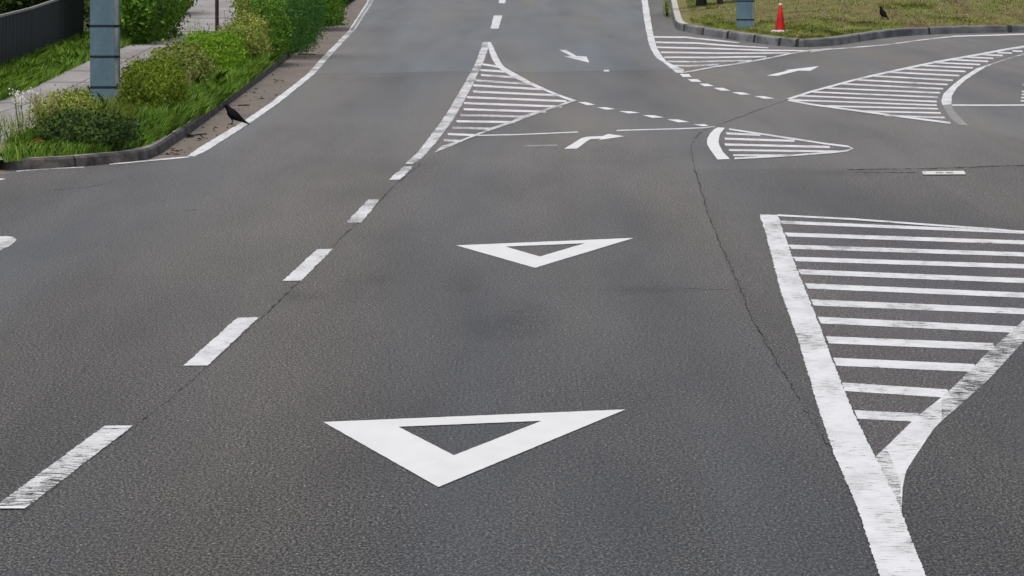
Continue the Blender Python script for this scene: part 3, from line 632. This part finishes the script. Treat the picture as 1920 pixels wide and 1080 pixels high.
def shrub(name, label, cx, hw, base, top, depth, m, n, size, z=VZ, seed=1, group='shrubs of the left verge', **kw):
    o3 = G(cx, base, z); k = F/o3.y; rx = hw/k; h = (base-top)/k
    o3 = o3+Vector((0, depth*0.5, 0))
    e = tag(empty(name, o3), label, 'shrub', group)
    me = np_mesh('foliage', cloud(n, rx, depth*.5, h, size, seed=seed, **kw), 4)
    f = link('foliage', me, M[m]); f.parent = e
    s = link('stems', stems(h, rx, depth*.4, 7, seed), M['bark']); s.parent = e
    return e
shrub('low_shrub', 'dark low shrub nearest the left kerb corner', 150, 88, 290, 222, 1.6, 'leaf_dark', 8000, 0.022, seed=2, boxy=2.2, lump=.55, airy=.1)
shrub('low_shrub', 'thin yellow-green bush left of the near blue-grey post', 112, 55, 246, 180, 1.6, 'leaf_mixed', 3200, 0.02, seed=3, lump=.5)
shrub('clipped_shrub', 'boxy clipped shrub right of the near blue-grey post', 275, 53, 232, 124, 3.0, 'leaf_box', 15000, 0.020, seed=4, boxy=3.6, lump=.2, airy=.04)
shrub('loose_shrub', 'olive shrub behind the boxy clipped shrub', 322, 52, 182, 95, 4.0, 'leaf_mixed', 10000, 0.024, seed=5, lump=.35)
shrub('clipped_shrub', 'bright green rounded shrub in front of the brown post', 388, 52, 152, 68, 3.5, 'leaf_bright', 13000, 0.024, seed=6, boxy=3.6, lump=.2)
shrub('loose_shrub', 'yellow-green weedy shrub right of the brown post', 452, 40, 128, 40, 4.0, 'leaf_mixed', 10000, 0.026, seed=7, lump=.4)
shrub('loose_shrub', 'ragged pale green shrub beside the dark feathery bush', 495, 34, 118, 8, 4.0, 'leaf_bank', 9000, 0.028, seed=8, lump=.4)
shrub('feathery_bush', 'tall dark feathery bush leaning over the gutter', 545, 47, 103, -75, 5.0, 'leaf_feather', 22000, 0.034, seed=9, lump=.3, aspect=.22, droop=.5)
shrub('loose_shrub', 'green shrub beyond the dark feathery bush', 604, 34, 52, -60, 6.0, 'leaf_bank', 9000, 0.034, seed=10, lump=.3)
shrub('loose_shrub', 'yellow-tinted shrub behind the feathery bush beside the path', 482, 48, 78, -45, 6.0, 'leaf_mixed', 11000, 0.034, seed=11, lump=.3)
shrub('ivy_mound', 'bright leafy mound left of the footpath behind the post', 240, 58, 86, -120, 12, 'leaf_bank', 24000, 0.045, seed=12, lump=.25, group='greenery behind the footpath')
shrub('ivy_mound', 'green overhanging mass at the top edge left of the path', 292, 42, 34, -120, 10, 'leaf_bank', 13000, 0.05, seed=13, lump=.3, group='greenery behind the footpath')
shrub('dark_bush', 'very dark bush between fence end and blue-grey post', 188, 36, 70, -140, 6, 'leaf_dark', 12000, 0.05, seed=14, lump=.3, group='greenery behind the footpath')
shrub('dark_bush', 'black-green bush above the pale fence rail', 20, 130, 66, -160, 5, 'leaf_dark', 22000, 0.06, seed=15, lump=.3, group='greenery behind the footpath')
shrub('kerb_weed', 'small green weed at the foot of the tall right kerb', 1255, 6, 34, -2, 5, 'grass_rank', 450, 0.022, z=0.0, seed=16, lump=.5, group='weeds at the right kerb')

# tall flowering weeds
def weed(label, px, base, top, m, flower=None, seed=1, spread=0.05, stalks=5, leaf_n=120, z=VZ):
    r = random.Random(seed); o3 = G(px, base, z); k = F/o3.y; h = (base-top)/k
    e = tag(empty('tall_weed', o3), label, 'weed', 'tall weeds of the left verge')
    V = []; tips = []
    for s in range(stalks):
        ax, ay = r.uniform(-1, 1)*spread, r.uniform(-1, 1)*spread; hh = h*r.uniform(.75, 1)
        p0 = np.array([ax*.4, ay*.4, 0]); p1 = np.array([ax*2, ay*2, hh]); tips.append(p1)
        wv = np.array([.005, 0, 0]); V += [p0-wv, p0+wv, p1+wv*.5, p1-wv*.5]
        for _ in range(leaf_n//stalks):
            t = r.uniform(.1, .97); c = p0+(p1-p0)*t; a = r.uniform(0, math.tau); l = r.uniform(.02, .05)*(1.2-t*.6)
            dr = np.array([math.cos(a)*l, math.sin(a)*l, r.uniform(-.01, .03)]); nb = np.array([-math.sin(a), math.cos(a), .3])*l*.22
            V += [c, c+dr*.5+nb, c+dr, c+dr*.5-nb]
    f = link('leaves', np_mesh('leaves', np.array(V), 4), M[m]); f.parent = e
    if flower:
        V = []
        for p in tips:
            for _ in range(12):
                c = p+np.array([r.gauss(0, .035), r.gauss(0, .035), r.gauss(0, .02)]); a = r.uniform(0, 3)
                u = np.array([math.cos(a), math.sin(a), .4])*.011; v = np.array([-math.sin(a)*.3, .3, .9])*.010
                V += [c-u, c+v, c+u, c-v]
        b = link('blossom', np_mesh('blossom', np.array(V), 4), M[flower]); b.parent = e
weed('tall weed with white flower heads before the pale path', 47, 292, 172, 'grass_rank', 'blossom', 3, .07, 6, 190)
weed('brown-stalked tall dock left of the near blue-grey post', 72, 262, 158, 'grass_dry', None, 4, .03, 4, 260)
weed('second brown dock stalk nearer the near blue-grey post', 98, 250, 165, 'grass_dry', None, 5, .03, 4, 240)
weed('green weed stalk rising against the path left of the post', 120, 240, 148, 'grass', None, 6, .04, 3, 160)
weed('slender bright weed in front of the path, left of brown post', 362, 110, 32, 'leaf_bright', None, 7, .07, 4, 150)
weed('slim bright weed just left of the brown post', 384, 105, 32, 'leaf_bright', None, 8, .06, 4, 200)
weed('weed with white umbels right of the brown post', 428, 100, 10, 'grass_rank', 'blossom', 9, .06, 4, 60)
weed('small weed at the very left edge before the path', 22, 285, 218, 'grass_rank', None, 10, .04, 3, 60)
# orange flower
o3 = G(70, 289, VZ+.0); e = tag(empty('orange_flower', o3), 'single orange lily flower low in the kerbside grass', 'flower')
V = []
for i in range(7):
    a = i*math.tau/7+.3; c = np.array([0, -.05, .13]); dr = np.array([math.cos(a)*.07, -.02, math.sin(a)*.045]); nb = np.array([-math.sin(a)*.02, .0, math.cos(a)*.02])
    V += [c, c+dr*.55+nb, c+dr, c+dr*.55-nb]
f = link('petals', np_mesh('petals', np.array(V), 4), M['orange']); f.parent = e
f = link('stem', np_mesh('stem', np.array([[-.004, -.05, 0], [.004, -.05, 0], [.003, -.05, .13], [-.003, -.05, .13]]), 4), M['grass']); f.parent = e

# turf on the bank
def bank_pts(poly, n):
    q = scatter(poly, n); out = []
    for a, b in q:
        p = hit(a, b)
        if p is not None: out.append(tuple(p))
    return np.array(out)
BK = [(1284, -8), (1294, 43), (1364, 56.5), (1437, 66), (1506, 77), (1520, 76), (1564, 69), (1653, 58.5), (1709, 52.5), (1764, 50.5), (1925, 48), (1925, -8)]
blades('bank_turf', bank_pts(BK, 24000), 0.02, 0.055, 0.014, 'turf', 0.9, 'short olive and straw turf on the right-hand bank')
blades('kerb_top_grass', bank_pts([(1294, 36), (1364, 50), (1437, 60), (1506, 70), (1520, 70), (1564, 62), (1653, 52), (1653, 57), (1564, 67.5), (1506, 75), (1437, 65), (1364, 55), (1296, 42)], 5000), 0.02, 0.08, 0.014, 'turf_green', 0.8, 'greener grass tufts along the top of the right kerb')
V = []
tp = [(1310+90*0, 0)]
gp = np.vstack([bank_pts([(cx-rx, cy-ry), (cx+rx, cy-ry*.6), (cx+rx*.8, cy+ry), (cx-rx*.8, cy+ry)], n) for cx, cy, rx, ry, n in ((1300, 8, 14, 9, 500), (1335, 12, 14, 6, 350), (1350, 47, 35, 7, 900), (1335, 34, 22, 5, 400), (1492, 52, 28, 10, 1100), (1540, 56, 40, 8, 1100), (1440, 48, 18, 8, 500), (1700, 12, 60, 6, 900), (1640, 46, 60, 4, 700), (1545, 40, 30, 4, 500), (1800, 38, 70, 5, 700))])
blades('bank_tufts', gp, 0.03, 0.09, 0.016, 'turf_green', 0.8, 'brighter green tufts scattered over the right-hand bank')
fp = bank_pts([(1300, 20), (1500, 40), (1900, 45), (1900, 0), (1300, 0)], 70)
V = []
for p in fp:
    c = p+np.array([0, 0, .05]); s = .012; V += [c+np.array([-s, 0, 0]), c+np.array([0, 0, s*.8]), c+np.array([s, 0, 0]), c+np.array([0, 0, -s*.8])]
tag(link('clover_flowers', np_mesh('clover_flowers', np.array(V), 4), M['blossom']), 'scattered pale clover heads on the right-hand bank', 'flowers', None, 'stuff')

# leaf litter and twigs in the gutter
V = []
for q, n, sp in (((365, 258), 26, (26, 3)), ((440, 205), 20, (14, 6)), ((405, 240), 10, (14, 3)), ((520, 150), 14, (10, 6)), ((610, 55), 14, (8, 4)), ((570, 103), 8, (14, 2)), ((320, 285), 26, (18, 5)), ((480, 180), 16, (16, 8)), ((545, 120), 12, (16, 6))):
    for _ in range(n):
        c = np.array(G(q[0]+random.gauss(0, sp[0]), q[1]+random.gauss(0, sp[1]), .006))
        if not inside(np.array([960+c[0]*F/c[1]]), np.array([HY+F*CH/c[1]]), gut)[0]: continue
        a = random.uniform(0, 3.14); l = random.uniform(.012, .06); wd = random.uniform(.005, .014)
        u = np.array([math.cos(a)*l, math.sin(a)*l*1.5, random.uniform(0, .01)]); v = np.array([-math.sin(a)*wd, math.cos(a)*wd, random.uniform(0, .02)])
        V += [c-u, c+v, c+u, c-v]
tag(link('leaf_litter', np_mesh('leaf_litter', np.array(V), 4), M['litter']), 'brown dead leaves and twigs lying in the left gutter', 'litter', None, 'stuff')
def twig(label, pts):
    bm = bmesh.new(); prev = None
    for i, (x, y) in enumerate(pts):
        p = G(x, y, .012+.01*(i % 2)); ring = [bm.verts.new(p+Vector((0, .012*math.cos(a), .009*math.sin(a)))) for a in (0, 2.1, 4.2)]
        if prev:
            for k in range(3): bm.faces.new((prev[k], prev[(k+1) % 3], ring[(k+1) % 3], ring[k]))
        prev = ring
    me = bpy.data.meshes.new('twig'); bm.to_mesh(me); bm.free()
    tag(link('twig', me, M['bark'], origin=G(*pts[0])), label, 'twig', 'twigs in the left gutter')
twig('long dark twig in the gutter below the bird', [(350, 252), (362, 254), (372, 252), (388, 251)])
twig('short dark twig in the gutter behind the bird', [(446, 198), (456, 197), (468, 197)])
twig('dark twig at the foot of the feathery bush', [(560, 103), (575, 101), (592, 102)])

# ---------------------------------------------------------------- posts, fence, trunks, cone
def prism_bm(bm, prof, z0, z1, off=Vector((0, 0, 0))):
    A = [bm.verts.new(Vector((x, y, z0))+off) for x, y in prof]; Bv = [bm.verts.new(Vector((x, y, z1))+off) for x, y in prof]
    n = len(prof)
    for i in range(n): bm.faces.new((A[i], A[(i+1) % n], Bv[(i+1) % n], Bv[i]))
    bm.faces.new(A[::-1]); bm.faces.new(Bv)
def blue_post(label, loc, wdt, seg, first, total, turn):
    e = tag(empty('clad_post', loc), label, 'post', 'blue-grey clad posts'); e.rotation_euler.z = turn
    hw = wdt/2; c = wdt*.15
    prof = [(-hw+c, -hw), (hw-c, -hw), (hw, -hw+c), (hw, hw-c), (hw-c, hw), (-hw+c, hw), (-hw, hw-c), (-hw, -hw+c)]
    ip = [(x*.96, y*.96) for x, y in prof]
    zc = [-0.1]; z = first
    while z < total: zc.append(z); z += seg
    zc.append(total)
    for i, (a, b) in enumerate(zip(zc, zc[1:])):
        bm = bmesh.new(); prism_bm(bm, prof, a+(.012 if i else 0), b-.012); me = bpy.data.meshes.new('panel')
        bmesh.ops.bevel(bm, geom=[x for x in bm.edges], offset=0.006, segments=1, affect='EDGES'); bm.to_mesh(me); bm.free()
        me.materials.append(M['post']); me.materials.append(M['post_lit'])
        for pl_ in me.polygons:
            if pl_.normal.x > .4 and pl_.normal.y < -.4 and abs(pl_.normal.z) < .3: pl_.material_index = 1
        o = bpy.data.objects.new('panel', me); C.objects.link(o); o.parent = e
    for z in zc[1:-1]:
        bm = bmesh.new(); prism_bm(bm, [(x*1.012, y*1.012) for x, y in prof], z-.010, z+.010); me = bpy.data.meshes.new('band'); bm.to_mesh(me); bm.free()
        o = link('band', me, M['post_groove']); o.parent = e
    return e
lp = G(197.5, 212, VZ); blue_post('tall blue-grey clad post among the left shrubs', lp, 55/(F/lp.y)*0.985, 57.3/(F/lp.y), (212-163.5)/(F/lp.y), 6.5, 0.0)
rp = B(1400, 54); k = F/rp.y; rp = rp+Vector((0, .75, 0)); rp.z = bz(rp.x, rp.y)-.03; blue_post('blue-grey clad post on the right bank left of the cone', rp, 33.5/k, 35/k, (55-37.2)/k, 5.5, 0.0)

bp_ = G(407, 92, VZ); e = tag(empty('thin_post', bp_), 'thin dark brown steel post beside the footpath', 'post')
for nm, r0, z0, z1 in (('pole', .036, 0, 3.2), ('collar', .046, .0, .12), ('cap', .040, 3.2, 3.24)):
    bm = bmesh.new(); prism_bm(bm, [(r0*math.cos(i*math.tau/20), r0*math.sin(i*math.tau/20)) for i in range(20)], z0, z1); me = bpy.data.meshes.new(nm); bm.to_mesh(me); bm.free()
    o = link(nm, me, M['rust'], smooth=False); o.parent = e

# navy fence left: ribbed panel under a pale rail
fpx = [(-160, 200), (-60, 158), (0, 138), (60, 112), (105, 94), (157, 72)]
FP = [G(x, y, VZ) for x, y in fpx]; fh = [.92, .91, .90, .89, .93, 1.0]
e = tag(empty('fence', FP[2]), 'dark navy sheet fence with a pale top rail, upper left', 'fence')
bm = bmesh.new(); off = FP[2]
for (a, b, ha, hb) in zip(FP, FP[1:], fh, fh[1:]):
    dv = b-a; n = Vector((-dv.y, dv.x, 0)).normalized()*.02; K = 24
    for i in range(K):
        p, q = a+dv*(i/K)-off, a+dv*((i+.55)/K)-off; r = a+dv*((i+1)/K)-off; h0 = ha+(hb-ha)*i/K; h1 = ha+(hb-ha)*(i+1)/K
        pts = [(p, h0), (q, h0), (q+n, h0), (r+n, h1), (r, h1)]
        for (u, hu), (v, hv) in zip(pts, pts[1:]):
            bm.faces.new([bm.verts.new(u), bm.verts.new(v), bm.verts.new(v+Vector((0, 0, hv))), bm.verts.new(u+Vector((0, 0, hu)))])
me = bpy.data.meshes.new('panel'); bm.to_mesh(me); bm.free(); o = link('panel', me, M['fence']); o.parent = e
bm = bmesh.new()
for (a, b, ha, hb) in zip(FP, FP[1:], fh, fh[1:]):
    dv = (b-a).normalized(); n = Vector((-dv.y, dv.x, 0))*.025
    A = [a-off+Vector((0, 0, ha))+n*s+Vector((0, 0, t)) for s, t in ((-1, 0), (1, 0), (1, .035), (-1, .035))]
    Bq = [b-off+Vector((0, 0, hb))+n*s+Vector((0, 0, t)) for s, t in ((-1, 0), (1, 0), (1, .035), (-1, .035))]
    A = [bm.verts.new(v) for v in A]; Bq = [bm.verts.new(v) for v in Bq]
    for i in range(4): bm.faces.new((A[i], A[(i+1) % 4], Bq[(i+1) % 4], Bq[i]))
me = bpy.data.meshes.new('top_rail'); bm.to_mesh(me); bm.free(); o = link('top_rail', me, M['rail']); o.parent = e

def tree(label, px, py, rad, hgt, m, lean=0.0, seed=1, twin=False):
    p0 = B(px, py); e = tag(empty('tree', p0+Vector((0, 0, -.03))), label, 'tree', 'young trees on the right bank')
    for tn in range(2 if twin else 1):
        bm = bmesh.new(); prev = None; ox = tn*rad*2.6
        for i in range(16):
            t = (i/15)**1.5; r = rad*(1-.6*t)*(1+.18*max(0, 1-t*22)); cz = hgt*t
            cx = ox+lean*cz+.04*math.sin(t*5+seed+tn)
            ring = [bm.verts.new((cx+r*math.cos(a)*(1+.07*math.sin(3*a+seed)), r*math.sin(a), cz)) for a in [k*math.tau/12 for k in range(12)]]
            if prev:
                for k in range(12): bm.faces.new((prev[k], prev[(k+1) % 12], ring[(k+1) % 12], ring[k]))
            prev = ring
        for k in range(5):        # limbs
            a = k*1.3+seed; z0 = hgt*(.55+.08*k); r = rad*.25; L = 1.0; A = []; Bv = []
            for j in range(6):
                c = j*math.tau/6; A.append(bm.verts.new((ox+lean*z0+r*math.cos(c), r*math.sin(c), z0))); Bv.append(bm.verts.new((ox+lean*z0+math.cos(a)*L+r*.3*math.cos(c), math.sin(a)*L+r*.3*math.sin(c), z0+.8)))
            for j in range(6): bm.faces.new((A[j], A[(j+1) % 6], Bv[(j+1) % 6], Bv[j]))
        me = bpy.data.meshes.new('trunk'); bm.to_mesh(me); bm.free(); o = link('trunk', me, M[m], smooth=True); o.parent = e
    V = cloud(5000, 1.4, 1.4, 2.2, .06, seed=seed, boxy=2, lump=.4); V[:, 2] += hgt*.68; V[:, 0] += lean*hgt
    o = link('crown', np_mesh('crown', V, 4), M['leaf_bank']); o.parent = e
tree('dark stout trunk at the top edge beside the pale kerb', 1312, 12, .15, 3.6, 'bark_dark', -.0, 2)
tree('slender twin brown stems at top edge left of the bank post', 1347, 9, .045, 3.2, 'bark', 0, 3, True)

# cone
cb = B(1463, 60); k = F/cb.y
e = tag(empty('traffic_cone', cb), 'red traffic cone standing at the edge of the grass bank', 'cone')
def lathe(name, prof, m, parent, seg=32, wob=0):
    bm = bmesh.new(); prev = None
    for r, z in prof:
        ring = [bm.verts.new((r*math.cos(a)*(1+wob*math.sin(2*a+1)+wob*.6*math.sin(5*a)), r*math.sin(a), z*(1+wob*math.sin(3*a)))) for a in [i*math.tau/seg for i in range(seg)]]
        if prev:
            for i in range(seg): bm.faces.new((prev[i], prev[(i+1) % seg], ring[(i+1) % seg], ring[i]))
        prev = ring
    bm.faces.new(prev); me = bpy.data.meshes.new(name); bm.to_mesh(me); bm.free()
    o = link(name, me, M[m], smooth=True); o.parent = parent; return o
H = 52/k
lathe('weight_base', [(.18, -.08), (.185, .0), (.17, .03), (.13, .042), (.05, .048)], 'conebase', e, wob=.12)
lathe('cone_body', [(10/k, .055), (9.7/k, .07), (6.2/k, H*.5), (2.6/k, H*.965)], 'cone', e)
lathe('cone_tip', [(2.6/k, H*.965+.001), (2.7/k, H*.98+.01), (2.0/k, H+.02)], 'cone_tip', e)

# lettered plate lying on the road
pl = [(1729, 321), (1807, 320.2), (1811, 326.6), (1731, 327)]
P3 = [G(x, y, .014) for x, y in pl]; c0 = sum(P3, Vector())/4; c0.z = 0
e = tag(empty('lettered_plate', c0), 'flat white lettered plate lying on the road, right', 'plate')
bm = bmesh.new(); A = [bm.verts.new(Vector((p.x, p.y, .002))-Vector((c0.x, c0.y, 0))) for p in P3]; Bq = [bm.verts.new(Vector((p.x, p.y, .010))-Vector((c0.x, c0.y, 0))) for p in P3]
for i in range(4): bm.faces.new((A[i], A[(i+1) % 4], Bq[(i+1) % 4], Bq[i]))
bm.faces.new(A[::-1]); bm.faces.new(Bq); bmesh.ops.recalc_face_normals(bm, faces=bm.faces[:])
me = bpy.data.meshes.new('tray'); bm.to_mesh(me); bm.free(); o = link('tray', me, M['plate_edge']); o.parent = e
me = bpy.data.meshes.new('face'); me.from_pydata([(p.x-c0.x, p.y-c0.y, .014) for p in P3], [], [(0, 1, 2, 3)]); o = link('face', me, M['plate']); o.parent = e
V = []
for x0, x1, y0, y1 in [(1733.5, 1734.6, 322, 325)] + [(1755+i*2.0, 1756.2+i*2.0, 322.3+(i % 3)*.3, 324.6) for i in range(7)] + [(1774+i*1.9, 1775.2+i*1.9, 322.2+(i % 2)*.5, 324.5) for i in range(7)]:
    for x, y in ((x0, y0), (x1, y0), (x1, y1), (x0, y1)):
        p = G(x, y, .017); V.append([p.x-c0.x, p.y-c0.y, .017])
o = link('lettering', np_mesh('lettering', np.array(V), 4), M['ink']); o.parent = e

# ---------------------------------------------------------------- birds
def loft(bm, secs, seg=18):
    """secs: (x, z, half height, half width, tilt)"""
    prev = None; first = None
    for x, z, rh, rw, tl in secs:
        ring = []
        for i in range(seg):
            a = i*math.tau/seg; u, v = math.cos(a)*rw, math.sin(a)*rh
            ring.append(bm.verts.new((x-math.sin(tl)*v, u, z+math.cos(tl)*v)))
        if prev:
            for i in range(seg): bm.faces.new((prev[i], prev[(i+1) % seg], ring[(i+1) % seg], ring[i]))
        else: bm.faces.new(ring[::-1])
        prev = ring
    bm.faces.new(prev)
def tube(bm, pts, seg=8):
    prev = None
    for i, (p, r) in enumerate(pts):
        a = Vector(pts[max(0, i-1)][0]); b = Vector(pts[min(len(pts)-1, i+1)][0]); q = (b-a).to_track_quat('Z', 'Y')
        ring = [bm.verts.new(Vector(p)+q @ Vector((r*math.cos(t), r*math.sin(t), 0))) for t in [k*math.tau/seg for k in range(seg)]]
        if prev:
            for k in range(seg): bm.faces.new((prev[k], prev[(k+1) % seg], ring[(k+1) % seg], ring[k]))
        else: bm.faces.new(ring[::-1])
        prev = ring
    bm.faces.new(prev)
def bird(label, loc, scale, rot, secs, legs, wing, beak, eye):
    e = tag(empty('black_bird', loc), label, 'bird', 'black birds'); e.rotation_euler.z = rot; e.scale = (scale,)*3
    bm = bmesh.new(); loft(bm, [(x, z, rh*1.13, rw*1.08, tl) for x, z, rh, rw, tl in secs])
    for s in (-1, 1):                       # folded wings lie along the flanks
        w0 = len(bm.verts); bmw = []
        loft(bm, wing, 12)
        bm.verts.ensure_lookup_table()
        for v in bm.verts[w0:]: v.co.y += s*.034-(s*v.co.x*.10 if v.co.x > 0 else 0)
        for (p0, p1, p2, p3) in legs:
            f = lambda p: (p[0], p[1]*s, p[2])
            tube(bm, [(f(p0), .019), (f(p1), .010), (f(p2), .0055), (f(p3), .0055)])
            for a in (-.5, 0, .5, 3.14):
                L = .045 if a != 3.14 else .03
                tube(bm, [(f(p3), .0055), ((p3[0]-math.cos(a)*L*.6, p3[1]*s+math.sin(a)*L*.6, .008), .0048), ((p3[0]-math.cos(a)*L, p3[1]*s+math.sin(a)*L, .004), .003)], 6)
    me = bpy.data.meshes.new('body'); bm.to_mesh(me); bm.free()
    o = link('body', me, M['feather'], smooth=True); o.parent = e
    rm = o.modifiers.new('join', 'REMESH'); rm.mode = 'VOXEL'; rm.voxel_size = .0042; rm.use_smooth_shade = True
    bm = bmesh.new(); loft(bm, beak, 12); me = bpy.data.meshes.new('beak'); bm.to_mesh(me); bm.free(); o = link('beak', me, M['beak'], smooth=True); o.parent = e
    for s in (-1, 1):
        bm = bmesh.new(); bmesh.ops.create_uvsphere(bm, u_segments=10, v_segments=8, radius=.006); me = bpy.data.meshes.new('eye'); bm.to_mesh(me); bm.free()
        o = link('eye', me, M['ink'], smooth=True); o.parent = e; o.location = (eye[0], s*eye[1], eye[2])
    return e
# profile read at 151 px/m: x to the right, z up, feet at z=0
s1 = [(-.105, .232, .010, .010, 0), (-.098, .234, .018, .017, 0), (-.080, .232, .024, .022, -.2), (-.062, .216, .026, .023, -.6), (-.048, .192, .031, .027, -.7),
      (-.026, .160, .046, .040, -.75), (.004, .130, .053, .049, -.7), (.036, .106, .050, .049, -.65), (.070, .086, .040, .042, -.62), (.105, .064, .028, .032, -.6), (.135, .046, .018, .024, -.6), (.175, .024, .011, .020, -.6), (.212, .004, .006, .017, -.6)]
w1 = [(-.020, .165, .010, .004, -.7), (.00, .145, .030, .012, -.7), (.04, .117, .036, .014, -.65), (.085, .086, .026, .010, -.62), (.13, .055, .012, .006, -.6), (.165, .033, .004, .003, -.6)]
L1 = [((.012, .022, .10), (-.008, .022, .068), (.006, .020, .038), (-.012, .020, .006))]
b1 = [(-.100, .230, .011, .009, 0), (-.125, .230, .009, .006, .1), (-.145, .227, .006, .004, .1), (-.162, .222, .002, .002, .1)]
loc = G(435.5, 233.5, .004); bird('slim black bird standing in the left gutter, bill pointing left', loc, 1.0, .12, s1, L1, w1, b1, (-.088, .019, .238))
s2 = [(-.062, .262, .008, .010, -1.2), (-.060, .252, .019, .019, -1.2), (-.054, .232, .026, .024, -1.2), (-.050, .205, .030, .027, -1.15), (-.040, .172, .042, .038, -1.05),
      (-.020, .140, .054, .048, -.95), (.008, .110, .055, .050, -.85), (.036, .086, .045, .044, -.75), (.062, .066, .030, .034, -.7), (.090, .045, .014, .022, -.65), (.125, .020, .009, .017, -.6), (.160, -.004, .007, .015, -.6)]
w2 = [(-.045, .185, .010, .005, -1.0), (-.02, .158, .034, .014, -1.0), (.012, .125, .040, .016, -.9), (.05, .086, .028, .012, -.8), (.085, .055, .010, .006, -.7)]
L2 = [((-.005, .022, .08), (-.015, .022, .05), (-.005, .020, .03), (-.014, .020, .006))]
b2 = [(-.075, .250, .010, .008, 0), (-.090, .249, .007, .005, 0), (-.105, .244, .002, .002, 0)]
cl = B(1655.5, 36); bird('upright black bird standing on the right-hand grass bank', cl, 24/(F/cl.y)/.262, -.75, s2, L2, w2, b2, (-.064, .019, .252))
